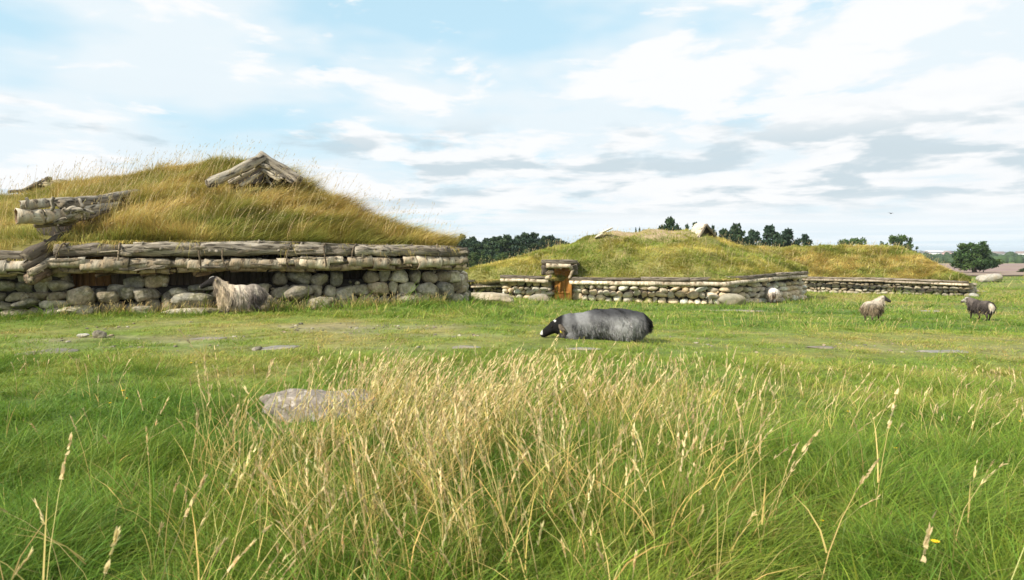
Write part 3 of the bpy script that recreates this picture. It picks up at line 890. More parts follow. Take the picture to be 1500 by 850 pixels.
for (a, b) in [((39, 290, 13.2), (41, 306, 13.2)), ((77, 289, 13.35), (77, 309, 13.4)), ((115, 291, 13.85), (121, 304, 13.8)), ((85, 330, 13.9), (86, 345, 13.95))]:
    log_obj('peg', R_(*a), R_(*b), .032, .036, M_LOG, root, (0.44, 0.38, 0.30), bend=0, knots=0, nr=8, seg=5, endcol=END)
# block painted dark as shade under the porch, with dry stalks of hanging turf
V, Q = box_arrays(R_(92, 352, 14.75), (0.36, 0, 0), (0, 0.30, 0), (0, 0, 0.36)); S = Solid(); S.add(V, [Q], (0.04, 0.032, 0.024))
obj('porch_shade', S.mesh('porch_shade', False), M_DARK, root)
n_ = 500; bp = np.stack([P(px_, rr_, 14.55) for px_, rr_ in zip(rng.uniform(84, 140, n_), rng.uniform(318, 332, n_))]); bp[:, 1] += rng.uniform(-0.1, 0.3, n_)
S = Strips(); h_ = rng.uniform(0.15, 0.42, n_); dn = np.tile([0.05, -0.1, -1.0], (n_, 1)) + rng.normal(0, 0.15, (n_, 3))
S.add(*blades(bp, dn, rng.normal(0, 0.03, (n_, 3)), h_, np.full(n_, .012), jit((0.15, 0.10, 0.055), n_), jit((0.22, 0.15, 0.08), n_), 2)); o = S.build('hanging_roots', M_STRAW, root, root.location); o['kind'] = 'stuff'
# sloping verge logs at the edge of the left roof
for (a, b, r0, r1, c, nm) in [((101, 342, 14.1), (36, 378, 12.9), .11, .125, (0.12, 0.095, 0.07), 'verge_log'), ((97, 361, 13.9), (34, 393, 12.8), .085, .09, (0.20, 0.16, 0.115), 'verge_log'), ((99, 371, 13.8), (44, 400, 12.75), .075, .075, (0.36, 0.29, 0.20), 'verge_log'), ((94, 384, 13.8), (42, 409, 12.85), .11, .13, (0.20, 0.13, 0.085), 'verge_log'),
                              ((40, 376, 13.0), (-110, 372, 12.55), .11, .12, DIM, 'eave_log'), ((38, 394, 12.95), (-110, 394, 12.5), .08, .08, DIM, 'eave_log'), ((26, 401, 12.95), (-40, 403, 12.8), .045, .05, (0.45, 0.33, 0.2), 'eave_pole')]:
    log_obj(nm, R_(*a), R_(*b), r0, r1, M_LOG, root, c, bend=0.015, endcol=(0.48, 0.40, 0.29))
for (a, b) in [((38, 391, 12.92), (6, 392, 12.82)), ((10, 392, 12.83), (-30, 393, 12.7)), ((-26, 393, 12.72), (-60, 393, 12.6))]:
    bark_roll('bark_roll', R_(*a), R_(*b), .12, M_BARK, root, np.array((0.46, 0.40, 0.31)) * random.uniform(0.9, 1.1))
log_obj('peg', R_(34, 371, 12.95), R_(48, 382, 13.0), .04, .035, M_LOG, root, PALE, bend=0, knots=0, endcol=END)

# triangular smoke opening at the top of the roof
V = np.array([R_(382, 229, 17.75), R_(318, 270, 17.55), R_(434, 268, 17.70), R_(384, 232, 19.85), R_(318, 270, 19.65), R_(434, 268, 19.85)])
S = Solid(); S.add(V, [[[0, 1, 2], [3, 5, 4]]], (0.03, 0.024, 0.018)); S.add(V, [[[0, 3, 4, 1], [0, 2, 5, 3]]], (0.12, 0.10, 0.05))  # solid prism, its ends coloured near-black for the shade inside
vent = obj('smoke_opening', S.mesh('smoke_opening', False), M_DARK, root)
for (a, b, r0, r1, c) in [((386, 231, 17.50), (304, 270, 16.45), .125, .12, PALE), ((380, 228, 17.65), (440, 265, 17.55), .13, .12, GREY), ((380, 244, 17.55), (336, 268, 17.05), .055, .06, PALE), ((384, 252, 17.55), (352, 272, 17.15), .05, .05, PALE),
                          ((384, 240, 17.50), (416, 262, 17.45), .045, .04, PALE), ((386, 250, 17.45), (410, 264, 17.35), .055, .05, PALE), ((392, 246, 17.55), (430, 268, 17.45), .045, .045, GREY), ((374, 240, 17.40), (396, 246, 17.45), .05, .055, PALE), ((388, 256, 17.65), (398, 272, 17.55), .03, .025, PALE)]:
    log_obj('vent_log', R_(*a), R_(*b), r0, r1, M_LOG, vent, c, bend=0.02, endcol=END)
# low plank cap of the far smoke hole at the left end of the ridge
S = Solid()
for (a, b) in [((36, 278, 21.5), (62, 264, 21.6)), ((62, 264, 21.6), (94, 272, 21.5))]:
    p, q = R_(*a), R_(*b); ax = (q - p) / 2
    V, Q = box_arrays((p + q) / 2 + np.array([0, 0.3, -0.02]), ax, (0, 0.6, 0.1), (0, 0.0, 0.04)); S.add(V, [Q], (0.40, 0.33, 0.22))
cap = obj('smoke_hole_cap', S.mesh('smoke_hole_cap', False), M_LOG, root)
for (a, b, r0) in [((30, 281, 21.0), (66, 263, 21.3), .05), ((62, 263, 21.2), (96, 274, 21.1), .045), ((68, 262, 21.1), (74, 262, 21.1), .07), ((12, 281, 20.8), (38, 279, 21.0), .05)]:
    log_obj('cap_pole', R_(*a), R_(*b), r0, r0 * .9, M_LOG, cap, DIM, bend=0.01, knots=0, seg=6)


# ------------------------------------------------------------------ the two farther houses
def far_wall(root, wp, H, wr, hr, depth, seed, tints, gain=1.0, sub=2):
    core = wall_core(wp, H, 0.6, root, 'stone_wall', (0.06, 0.05, 0.04))
    st = course_stones(wp, H, wr, hr, depth, seed, sub=sub, power=2.5, cuts=7)
    S = Solid()
    for (V, F, pos, ti, a_) in st: S.add(V + pos, [F], np.minimum(np.array(tints[ti]) * gain, 0.72) * random.uniform(0.85, 1.1))
    obj('wall_stones', S.mesh('wall_stones', True, root.location), M_STONEP, core)
    return core


def far_eave(root, pts, up_r, lo_r, piece, up_col, lo_col, dz):
    """a dark log course on top and a pale birch-bark course under it; each piece a log of its own"""
    pts = np.asarray(pts) - np.array(root.location)
    L_ = np.linalg.norm(np.diff(pts, axis=0), axis=1).sum(); A = resample(pts, 300)
    for z_, r0, col, nm, mt, jn in ((0, up_r, up_col, 'eave_log', M_LOG, 1.5), (-dz, lo_r, lo_col, 'bark_roll', M_BARK, 1.0)):
        k = 0
        while k < 296:
            n_ = int(300 * piece * jn * random.uniform(0.7, 1.3) / L_); e = min(k + n_ + 2, 299)
            if e > k + 3:
                o = np.array([0, 0, z_ + random.uniform(-0.01, 0.01)])
                log_obj(nm, A[k] + o, A[e] + o, r0 * random.uniform(.9, 1.1), r0 * random.uniform(.85, 1.05), mt, root, np.array(col) * random.uniform(0.85, 1.12), bend=0.008, nr=8, seg=6, knots=0, endcol=END)
            k += n_


root = empty('turf_house', (2.0, 32, float(gz(2, 32))), 'middle turf house with pale stone wall and small orange wooden door', 'house', 'turf roofed stone houses')
H2 = root
front = [P(660, 413, 31.5), P(700, 413, 31.2), P(733, 409, 30.6), P(790, 407, 30.2), P(850, 406, 29.6), P(960, 408, 28.8), P(1060, 410, 28.2), P(1110, 405, 29.6), P(1150, 402, 31.8), P(1182, 400, 34.0)]
ridge = [P(664, 400, 32.4), P(715, 388, 33.0), P(770, 376, 33.6), P(832, 357, 34), P(868, 345, 34), P(895, 339, 34.2), P(985, 336, 34.2), P(1036, 339, 34.3), P(1062, 353, 34.5), P(1105, 366, 34.8), P(1145, 378, 35.2), P(1184, 399, 35.0)]
G2, nf2 = loft(front, None, ridge, 90, 18, bulge=0.20, lump=0.30, seed=41)
bare_zone = lambda p: sstep(1.55, 1.95, p[..., 2] + 0.5 * (fbm(p[..., 0] * 0.9, p[..., 1] * 0.9, 44) - 0.5)) * sstep(3.6, 4.4, p[..., 0]) * sstep(9.3, 8.0, p[..., 0])
t2 = turf(G2, root, col=(0.20, 0.19, 0.06), bare=bare_zone)


def bare_top(m):       # the trodden, sandy crown of the roof grows next to nothing
    c_ = P(1030, 345, 33.0); near_ = np.hypot(m[..., 0] - c_[0], (m[..., 1] - c_[1]) * 0.6) < 0.85
    return (1 - 0.88 * bare_zone(m)) * np.where(near_, 0.2, 1.0)


roof_grass(G2, nf2, 70000, 0.07, 0.19, 0.020, t2, 0.36, 43, tint=(1.12, 1.2, 0.9), stalks=600, wind=0.25, stalk_h=(0.25, 0.5), dens=bare_top)
wl = resample(on_ground([hit_depth(737, 31.0), hit_depth(770, 30.8), hit_depth(806, 30.5), hit_depth(810, 31.6)]), 10)
far_wall(root, wl, 1.02, (0.22, 0.50), (0.20, 0.30), 0.4, 71, PALE_TINTS, 1.3)
wr_ = resample(on_ground([hit_depth(836, 31.0), hit_depth(838, 30.1), hit_depth(960, 29.2), hit_depth(1060, 28.6), hit_depth(1108, 30.0), hit_depth(1145, 32.0), hit_depth(1176, 34.2)]), 30)
far_wall(root, wr_, 1.02, (0.24, 0.58), (0.20, 0.32), 0.42, 73, PALE_TINTS, 1.3)
wan = resample(on_ground([hit_depth(697, 31.7), hit_depth(720, 31.6), hit_depth(742, 31.5)]), 8)
far_wall(root, wan, 0.78, (0.16, 0.34), (0.13, 0.2), 0.35, 75, STONE_TINTS)
far_eave(root, [P(733, 405, 30.3), P(770, 405, 30.0), P(803, 407, 29.8)], .075, .085, 1.6, (0.26, 0.215, 0.17), (0.60, 0.51, 0.38), 0.165)
far_eave(root, [P(834, 408, 29.3), P(960, 409, 28.45), P(1058, 411, 27.85), P(1085, 408, 28.6), P(1110, 405, 29.3), P(1150, 401, 31.5), P(1182, 399.5, 33.6)], .085, .095, 1.7, (0.25, 0.205, 0.16), (0.60, 0.51, 0.38), 0.18)
far_eave(root, [P(690, 417, 31.3), P(745, 415, 31.1)], .05, .05, 1.5, DIM, GREY, 0.11)


def Q_(px, row, d): return P(px, row, d) - np.array(H2.location)


# porch hood and door of the middle house
for (a, b, r0, c, nm, mt) in [((793, 383, 29.3), (846, 384, 29.2), .085, DIM, 'porch_log', M_LOG), ((800, 389.5, 29.2), (836, 390, 29.15), .105, (0.60, 0.50, 0.36), 'porch_beam', M_BARK), ((834, 389, 29.2), (839, 397, 29.2), .085, (0.58, 0.48, 0.34), 'porch_beam', M_BARK),
                              ((839, 396, 29.2), (834, 408, 29.25), .06, (0.42, 0.33, 0.23), 'porch_beam', M_BARK), ((798, 390, 29.3), (797, 402, 29.4), .13, (0.14, 0.11, 0.09), 'porch_log', M_LOG), ((799, 401, 29.3), (811, 398, 29.3), .09, (0.34, 0.27, 0.18), 'porch_log', M_LOG),
                              ((800, 408, 29.2), (808, 404, 29.3), .085, (0.58, 0.48, 0.34), 'porch_beam', M_BARK), ((796, 384, 30.4), (846, 385, 30.4), .12, DIM, 'porch_log', M_LOG), ((842, 388, 29.5), (843, 402, 29.6), .12, (0.16, 0.13, 0.10), 'porch_log', M_LOG)]:
    log_obj(nm, Q_(*a), Q_(*b), r0, r0 * .95, mt, root, c, bend=0.012, nr=9, seg=8, knots=1, endcol=END)
V, Q = box_arrays(Q_(820, 386, 30.6), (0.78, 0, 0), (0, 1.1, 0), (0, 0, 0.05)); S = Solid(); S.add(V, [Q], (0.07, 0.05, 0.035)); obj('porch_roof', S.mesh('porch_roof', False), M_DARK, root)
V, Q = box_arrays(Q_(822, 418, 31.75), (0.75, 0, 0), (0, 0.05, 0), (0, 0, 1.0)); S = Solid(); S.add(V, [Q], (0.035, 0.026, 0.018)); obj('doorway', S.mesh('doorway', False), M_DARK, root)  # near-black panel standing in for the unlit room behind the door
S = Solid(); p0 = P(813, 447, 30.35); p1 = P(837.5, 446, 29.6); gz0 = float(gz(p0[0], p0[1]))
for k in range(5):
    a = p0 + (p1 - p0) * (k / 5); b = p0 + (p1 - p0) * ((k + 1) / 5); t = (b - a) / 2; t[2] = 0; n_ = np.array([t[1], -t[0], 0]); n_ /= np.linalg.norm(n_)
    c = (a + b) / 2; c[2] = gz0 + 0.80
    V, Q = box_arrays(c + n_ * random.uniform(-.006, .006), t * 0.97, n_ * 0.025, (0, 0, 0.80 + random.uniform(-.01, .01))); S.add(V, [Q], np.array((0.46, 0.20, 0.05)) * random.uniform(0.8, 1.15))
door = obj('door', S.mesh('door', False, root.location), M_PLANK, root)
t = (p1 - p0); t[2] = 0
for z_ in (0.35, 1.25):
    V, Q = box_arrays(p0 * 0.5 + p1 * 0.5 + np.array([0, 0, gz0 + z_ - (p0[2] + p1[2]) / 2]) + n_ * 0.045, t * 0.42, n_ * 0.02, (0, 0, 0.05)); S = Solid(); S.add(V, [Q], (0.36, 0.16, 0.04))
    obj('ledge', S.mesh('ledge', False, root.location), M_PLANK, door)
# door post, deep brown
log_obj('door_post', Q_(811, 447, 30.6), Q_(811, 393, 30.6), .06, .06, M_LOG, root, (0.20, 0.10, 0.04), bend=0, knots=0)
# side entrance at the low left end, a panel painted dark as its shade
V, Q = box_arrays(Q_(683, 425, 32.3), (0.40, 0, 0), (0, 0.05, 0), (0, 0, 0.5)); S = Solid(); S.add(V, [Q], (0.02, 0.017, 0.014)); obj('side_entrance', S.mesh('side_entrance', False), M_DARK, root)
log_obj('lintel', Q_(668, 412, 31.2), Q_(695, 412, 31.2), .06, .06, M_LOG, root, (0.16, 0.135, 0.105), bend=0.0, knots=0)
V, Q = box_arrays(Q_(682, 411.5, 31.7), (0.46, 0, 0), (0, 0.55, 0), (0, 0, 0.035)); S = Solid(); S.add(V, [Q], (0.15, 0.13, 0.10)); obj('entrance_slab', S.mesh('entrance_slab', False), M_LOG, root)
log_obj('entrance_post', Q_(684, 436, 31.4), Q_(684, 413, 31.4), .07, .065, M_LOG, root, (0.10, 0.085, 0.065), bend=0.0, knots=0)
for px in (671, 695):
    log_obj('entrance_post', Q_(px, 438, 31.5), Q_(px, 413, 31.5), .06, .06, M_LOG, root, (0.12, 0.10, 0.08), bend=0.0, knots=0)
# A-shaped smoke vent of bark slabs near the right end of the ridge
V = np.array([Q_(1034, 330.0, 33.00), Q_(1022, 351.0, 32.70), Q_(1047, 348.0, 33.60), Q_(1020, 329.0, 34.20), Q_(1008, 350.0, 33.90), Q_(1034, 348.0, 34.80)])
S = Solid(); S.add(V, [[[0, 1, 2], [3, 5, 4]]], (0.035, 0.028, 0.02)); S.add(V, [[[0, 3, 4, 1], [0, 2, 5, 3]]], (0.10, 0.08, 0.06)); vent = obj('smoke_opening', S.mesh('smoke_opening', False), M_DARK, root)  # end faces painted near-black as the shade inside the vent
for k in range(3):
    f = (0.0, 0.33, 0.66)[k]; g = f + 0.40
    a = V[0] * (1 - f) + V[1] * f; b = V[3] * (1 - f) + V[4] * f; a2 = V[0] * (1 - g) + V[1] * g; b2 = V[3] * (1 - g) + V[4] * g
    ctr = (a + b + a2 + b2) / 4 + np.array([-0.05, -0.06, 0.05 - 0.03 * k]); ax = (b + b2 - a - a2) / 4 * 1.08; az_ = (a2 + b2 - a - b) / 4
    n_ = np.cross(ax, az_); n_ /= np.linalg.norm(n_)
    Vb, F = stone((2, 2, 2), 3, 4.0, 0.05, 2); Vb = ctr + Vb[:, :1] * ax + Vb[:, 1:2] * az_ * 1.1 + Vb[:, 2:] * n_ * 0.05
    S = Solid(); S.add(Vb, [F], np.array((0.52, 0.46, 0.36)) * (1.05, 0.92, 1.12)[k]); obj('bark_slab', S.mesh('bark_slab'), M_STONEP, vent)
for (a, b) in [((1035, 329.0, 32.90), (1049, 349.0, 33.50)), ((1034, 329.5, 32.90), (1021, 352.0, 32.60)), ((1030, 350.0, 32.60), (1046, 349.5, 33.30))]:
    log_obj('vent_log', Q_(*a), Q_(*b), .07, .06, M_LOG, vent, (0.32, 0.26, 0.19), bend=0.01, nr=8, seg=6)
# pale slab of the other vent, left end of the ridge
V, F = stone((0.75, 0.5, 0.10), 3, 3.5, 0.06, 3); V = roty(V, -0.42) + Q_(888, 338, 33.2); S = Solid(); S.add(V, [F], (0.60, 0.54, 0.42)); obj('bark_slab', S.mesh('bark_slab'), M_STONEP, root)
V, F = stone((0.5, 0.4, 0.10), 3, 3.5, 0.06, 3); V = roty(V, -0.5) + Q_(877, 345, 33.0); S = Solid(); S.add(V, [F], (0.50, 0.45, 0.35)); obj('bark_slab', S.mesh('bark_slab'), M_STONEP, root)

root = empty('turf_house', (24, 45, float(gz(24, 45))), 'farthest turf house, long olive roof above a low grey dry-stone wall', 'house', 'turf roofed stone houses')
H3 = root
front = [P(1150, 405, 46.5), P(1190, 405.5, 45.5), P(1280, 407, 43.5), P(1350, 410, 42.0), P(1400, 412, 40.8), P(1420, 413, 40.3)]
ridge = [P(1100, 362, 50), P(1190, 361, 49.5), P(1250, 360, 49), P(1315, 362, 47.5), P(1345, 374, 45.5), P(1375, 389, 43.5), P(1400, 402, 42.0), P(1422, 412, 41.0)]
G3, nf3 = loft(front, None, ridge, 60, 16, bulge=0.18, lump=0.16, seed=51)
t3 = turf(G3, root, col=(0.15, 0.135, 0.035))
roof_grass(G3, nf3, 42000, 0.12, 0.28, 0.028, t3, 0.48, 53, tint=(1.1, 1.1, 1.0), stalks=400, wind=0.25, stalk_h=(0.3, 0.5))
w3 = resample(on_ground([hit_depth(1172, 46.3), hit_depth(1280, 43.9), hit_depth(1350, 42.4), hit_depth(1421, 40.7), hit_depth(1428, 42.2)]), 24)
far_wall(root, w3, lambda t: 0.86 - 0.12 * t, (0.24, 0.55), (0.17, 0.26), 0.42, 81, STONE_TINTS, 1.0)
far_eave(root, [P(1176, 406.5, 45.6), P(1280, 408, 43.2), P(1350, 411, 41.7), P(1419, 413.5, 40.1)], .07, .08, 2.4, (0.24, 0.195, 0.155), (0.42, 0.35, 0.27), 0.15)
# ================================================================== sheep
def ell(c, r, rx=0, ry=0, rz=0):
    V = ICO[3][0] * np.asarray(r); V = rotz(roty(rotx(V, rx), ry), rz)
    return V + np.asarray(c), ICO[3][1]


def cap(pts, rad):
    """tapered rounded limb along a few joints"""
    pts = np.asarray(pts, float); n = len(pts)
    t = np.linspace(0, 1, 4 * (n - 1) + 1); k = np.linspace(0, 1, n)
    path = np.stack([np.interp(t, k, pts[:, i]) for i in range(3)], 1); r = np.interp(t, k, rad)
    d0 = path[0] - path[1]; d1 = path[-1] - path[-2]
    path = np.concatenate([[path[0] + d0 / np.linalg.norm(d0) * r[0] * .7], path, [path[-1] + d1 / np.linalg.norm(d1) * r[-1] * .7]])
    r = np.concatenate([[r[0] * .5], r, [r[-1] * .5]])
    V, Q, T = tube_arrays(path, r, 12)
    return V, np.concatenate([np.stack([Q[:, 0], Q[:, 1], Q[:, 2]], 1), np.stack([Q[:, 0], Q[:, 2], Q[:, 3]], 1), T])


def merge_body(parts, voxel=0.014, smooth=4):
    """one continuous skin over overlapping lumps"""
    S = Solid()
    for V, F in parts: S.add(V, [F], (0, 0, 0))
    me = S.mesh('tmp'); o = bpy.data.objects.new('tmp', me); COL.objects.link(o)
    bm = bmesh.new(); bm.from_mesh(me); bmesh.ops.recalc_face_normals(bm, faces=bm.faces); bm.to_mesh(me); bm.free()
    m = o.modifiers.new('r', 'REMESH'); m.mode = 'VOXEL'; m.voxel_size = voxel
    m2 = o.modifiers.new('s', 'SMOOTH'); m2.factor = 0.5; m2.iterations = smooth
    dg = bpy.context.evaluated_depsgraph_get(); dg.update()
    new = bpy.data.meshes.new_from_object(o.evaluated_get(dg))
    bpy.data.objects.remove(o); bpy.data.meshes.remove(me)
    for at in list(new.color_attributes): new.color_attributes.remove(at)
    return new


def verts(me):
    a = np.empty(len(me.vertices) * 3, np.float32); me.vertices.foreach_get('co', a); return a.reshape(-1, 3).astype(float)


def fleece(me, n, length, wid, keep, colour, comb, parent, droop=0.5, name='fleece'):
    """locks of wool over the parts of the body that KEEP(points) allows"""
    me.calc_loop_triangles(); nt_ = len(me.loop_triangles)
    tri = np.empty(nt_ * 3, np.int32); me.loop_triangles.foreach_get('vertices', tri); tri = tri.reshape(-1, 3)
    V = verts(me); a, b, c = V[tri[:, 0]], V[tri[:, 1]], V[tri[:, 2]]
    nn = np.cross(b - a, c - a); ar = np.linalg.norm(nn, axis=1)
    k = rng.choice(nt_, n, p=ar / ar.sum()); u = rng.random((n, 1)); v = rng.random((n, 1)); f = u + v > 1; u = np.where(f, 1 - u, u); v = np.where(f, 1 - v, v)
    p = a[k] + (b[k] - a[k]) * u + (c[k] - a[k]) * v; nrm = nn[k] / ar[k][:, None]
    ok = keep(p) > rng.random(n); p = p[ok]; nrm = nrm[ok]; m = len(p)
    cl = np.stack([fbm(p[:, 0] * 16 + p[:, 1] * 9, p[:, 2] * 6, s_) - 0.5 for s_ in (71, 74, 77)], 1)
    L_ = length * rng.uniform(0.6, 1.25, m)
    up = nrm * 0.9 + np.asarray(comb)[None] + rng.normal(0, 0.2, (m, 3)) + cl * 0.8; up /= np.linalg.norm(up, axis=1)[:, None]
    lean = (np.array([0, 0, -1.0])[None] * droop + np.asarray(comb)[None] * 0.5 + cl * 2.2 + rng.normal(0, 0.12, (m, 3))) * L_[:, None]
    lock = fbm(p[:, 0] * 26 + p[:, 1] * 18, p[:, 2] * 12, 83)
    col = colour(p) * (0.62 + 0.76 * lock)[:, None]; S = Strips(); fc = np.cross(nrm, up) + rng.normal(0, 0.3, (m, 3)); fc /= np.linalg.norm(fc, axis=1)[:, None]
    S.add(*blades(p - nrm * 0.01, up, lean, L_ * 0.8, wid * rng.uniform(0.7, 1.3, m), jit(col, m, 0.40, 0.04), jit(col * 1.06, m, 0.40, 0.04), 2, fc))
    return S.build(name, M_WOOL, parent)


def finish_sheep(root, me, colour, eyes, eye_r=0.013):
    V = verts(me); set_col(me, colour(V)); me.polygons.foreach_set('use_smooth', np.ones(len(me.polygons), bool))
    body = obj('body', me, M_WOOL, root)
    for e in eyes:
        Vs, F = ICO[2]; S = Solid(); S.add(Vs * eye_r + np.asarray(e), [F], (0.015, 0.011, 0.008)); obj('eye', S.mesh('eye'), M_PLAIN, root)
    return body


def ear_tag(root, p, size=0.022):
    S = Solid(); V, Q = box_arrays(p, (size * .9, 0, 0.006), (0, 0.004, 0), (0.004, 0, size)); S.add(V, [Q], (0.62, 0.50, 0.03)); obj('ear_tag', S.mesh('ear_tag'), M_PLAIN, root)


def standing_parts(head_turn=0.0, head_z=0.0, step=0.0, hs=1.0, fat=1.0):
    P_ = [ell((0.24, 0, .465), (.27, .20 * fat, .25)), ell((0, 0, .46), (.37, .215 * fat, .24)), ell((-.27, 0, .475), (.26, .205 * fat, .24)), ell((.33, 0, .41), (.18, .15, .20))]
    hx, hy = math.cos(head_turn), math.sin(head_turn)
    n0 = np.array([.34, 0, .54]); h = n0 + np.array([.225 * hx, .225 * hy, .20 + head_z]); fw = np.array([hx, hy, 0]); sd = np.array([-hy, hx, 0])
    P_.append(cap([n0, (n0 + h) / 2 + np.array([0, 0, .01]), h], [.20, .155, .112]))
    P_.append(ell(h + fw * .02 + np.array([0, 0, .02]), np.array((.115, .078, .09)) * hs, rz=head_turn))
    P_.append(cap([h + fw * .04, h + (fw * .14 + np.array([0, 0, -.04])) * hs, h + (fw * .25 + np.array([0, 0, -.10])) * hs], [.082 * hs, .066 * hs, .047 * hs]))
    for s_ in (-1, 1):
        e0 = h + sd * s_ * .065 - fw * .02 + np.array([0, 0, .045])
        P_.append(cap([e0, e0 + sd * s_ * .06 + np.array([0, 0, .004]) - fw * .02, e0 + sd * s_ * .10 + np.array([0, 0, -.018]) - fw * .03], [.02, .027, .013]))
        y = .105 * s_; st = step * s_
        P_.append(cap([(.29, y, .40), (.30 + st * .4, y, .22), (.29 + st * .8, y, .07), (.315 + st * .8, y, .018)], [.075, .038, .026, .034]))
        P_.append(cap([(-.31, y * 1.05, .46), (-.25 - st * .3, y * 1.1, .32), (-.38 - st * .6, y * 1.05, .215), (-.35 - st * .8, y, .07), (-.325 - st * .8, y, .018)], [.13, .085, .038, .026, .034]))
    P_.append(cap([(-.48, 0, .58), (-.535, 0, .48), (-.52, 0, .36)], [.05, .045, .03]))
    eyes = [h + fw * .085 + sd * s_ * .066 + np.array([0, 0, .028]) for s_ in (-1, 1)]
    return P_, h, fw, sd, eyes


def place(px, d, name='sheep'):
    x = (px - 750) / 1000 * d
    return (x, d, float(gz(x, d)))


SHEEP_G = 'sheep grazing round the turf houses'
# --- by the near wall, facing left, long tan and grey fleece
parts, h, fw, sd, eyes = standing_parts(0.06, 0.04, 0.0, 1.2)
me = merge_body(parts)
lx, ly, lz = place(353, 13.9)
root = empty('sheep', (lx, ly, lz), 'long-haired tan and grey sheep with black face standing before the boulder wall', 'sheep', SHEEP_G, rz=math.pi + 0.22); root.scale = (.86, .86, .86)


def col1(p):
    m = len(p); t = fbm(p[:, 0] * 7 + p[:, 1] * 3, p[:, 2] * 3.0, 91); rear = sstep(0.05, -0.38, p[:, 0])
    c = lerp3((0.60, 0.475, 0.33), (0.55, 0.47, 0.375), sstep(0.3, 0.0, p[:, 0]))
    g = np.clip(sstep(0.42, 0.62, t) * 0.75 + rear * sstep(0.56, 0.40, p[:, 2]) * 0.8, 0, 1)
    c = c * (1 - g[:, None]) + np.array([0.115, 0.095, 0.085]) * g[:, None]
    q = p - h; f = q @ fw; face = sstep(-0.02, 0.03, f + 0.35 * (q[:, 2] - 0.02)) * (p[:, 0] > 0.5)
    c = c * (1 - face[:, None]) + np.array([0.022, 0.019, 0.018]) * face[:, None]
    nose = sstep(0.325, 0.345, f) * (p[:, 0] > 0.5) + ((np.abs(q @ sd) < 0.03) & (q[:, 2] > 0.075) & (f > 0.03) & (p[:, 0] > .5)) * 0.9
    c = c * (1 - np.clip(nose, 0, 1)[:, None]) + np.array([0.55, 0.52, 0.48]) * np.clip(nose, 0, 1)[:, None]
    leg = sstep(0.22, 0.15, p[:, 2]); c = c * (1 - leg[:, None]) + np.array([0.06, 0.05, 0.042]) * leg[:, None]
    return c


body = finish_sheep(root, me, col1, eyes)
fleece(me, 11000, 0.085, 0.010, lambda p: (sstep(0.20, 0.30, p[:, 2]) * (1 - sstep(0.50, 0.58, p[:, 0] + 0.35 * np.clip(p[:, 2] - .68, -1, 0)))), col1, (-0.25, 0, -0.5), body, 0.9)
for s_ in (-1, 1): ear_tag(root, h + sd * s_ * 0.115 - fw * 0.03 + np.array([0, 0, .02]))

# --- lying in the grass, head stretched along the ground to the left
LP = [ell((-.26, 0, .235), (.46, .29, .235)), ell((-.02, 0, .235), (.46, .28, .225)), ell((.30, 0, .205), (.38, .25, .20)), ell((-.50, -.02, .215), (.27, .25, .215)), ell((-.34, -.15, .16), (.28, .16, .16)), ell((-.25, .15, .16), (.28, .16, .16))]
LP.append(cap([(.46, 0, .205), (.60, 0, .20), (.70, .0, .185)], [.20, .165, .115]))
LP.append(ell((.71, 0, .19), (.12, .085, .10), ry=0.5)); LP.append(cap([(.72, 0, .18), (.82, 0, .125), (.90, 0, .07)], [.09, .074, .056]))
for s_ in (-1, 1):
    LP.append(cap([(.67, s_ * .08, .245), (.655, s_ * .15, .225), (.635, s_ * .185, .165), (.625, s_ * .185, .11)], [.024, .034, .03, .014]))
    LP.append(cap([(.40, s_ * .16, .10), (.55, s_ * .19, .05), (.42, s_ * .21, .035)], [.07, .04, .03]))
LP.append(cap([(-.62, 0, .34), (-.74, 0, .25), (-.76, 0, .14)], [.08, .06, .04]))
me = merge_body(LP)
lx, ly, lz = place(880, 10.15)
root = empty('sheep', (lx, ly, lz), 'grey sheep lying in the field with its black head on the grass', 'sheep', SHEEP_G, rz=math.pi + 0.05); root.scale = (.96, .96, .96)


def col2(p):
    t = fbm(p[:, 0] * 6, p[:, 2] * 6 + p[:, 1] * 3, 97); m = len(p)
    c = lerp3((0.095, 0.092, 0.092), (0.21, 0.205, 0.20), sstep(0.38, 0.62, t))
    hip = sstep(0.30, 0.12, np.hypot((p[:, 0] + 0.40), (p[:, 2] - 0.16) * 1.1)) * 0.7
    c = c * (1 - hip[:, None]) + np.array([0.36, 0.35, 0.335]) * hip[:, None]
    sad = sstep(0.29, 0.43, p[:, 2] + 0.16 * (t - .5)) * sstep(0.30, 0.08, p[:, 0]) * 0.95
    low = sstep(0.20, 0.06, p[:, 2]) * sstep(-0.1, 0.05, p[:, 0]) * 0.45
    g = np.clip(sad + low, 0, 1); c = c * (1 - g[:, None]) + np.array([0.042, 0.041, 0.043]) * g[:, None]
    tl = sstep(-0.62, -0.70, p[:, 0]) * sstep(0.12, 0.2, p[:, 2]); c = c * (1 - tl[:, None]) + np.array([0.02, 0.019, 0.018]) * tl[:, None]
    f = p[:, 0] + 0.25 * (p[:, 2] - 0.15); hd = sstep(0.61, 0.67, f); c = c * (1 - hd[:, None]) + np.array([0.013, 0.012, 0.012]) * hd[:, None]
    wt = ((p[:, 0] > .905) & (p[:, 2] > .07)) | ((np.hypot(p[:, 0] - .72, p[:, 2] - .285) < .017) & (p[:, 1] > -.02))
    ear = (np.abs(p[:, 1]) > .166) & (p[:, 0] > .59) & (p[:, 0] < .69) & (p[:, 2] > .07); c[ear] = (0.12, 0.095, 0.075)
    c[wt] = (0.50, 0.48, 0.45)
    return c


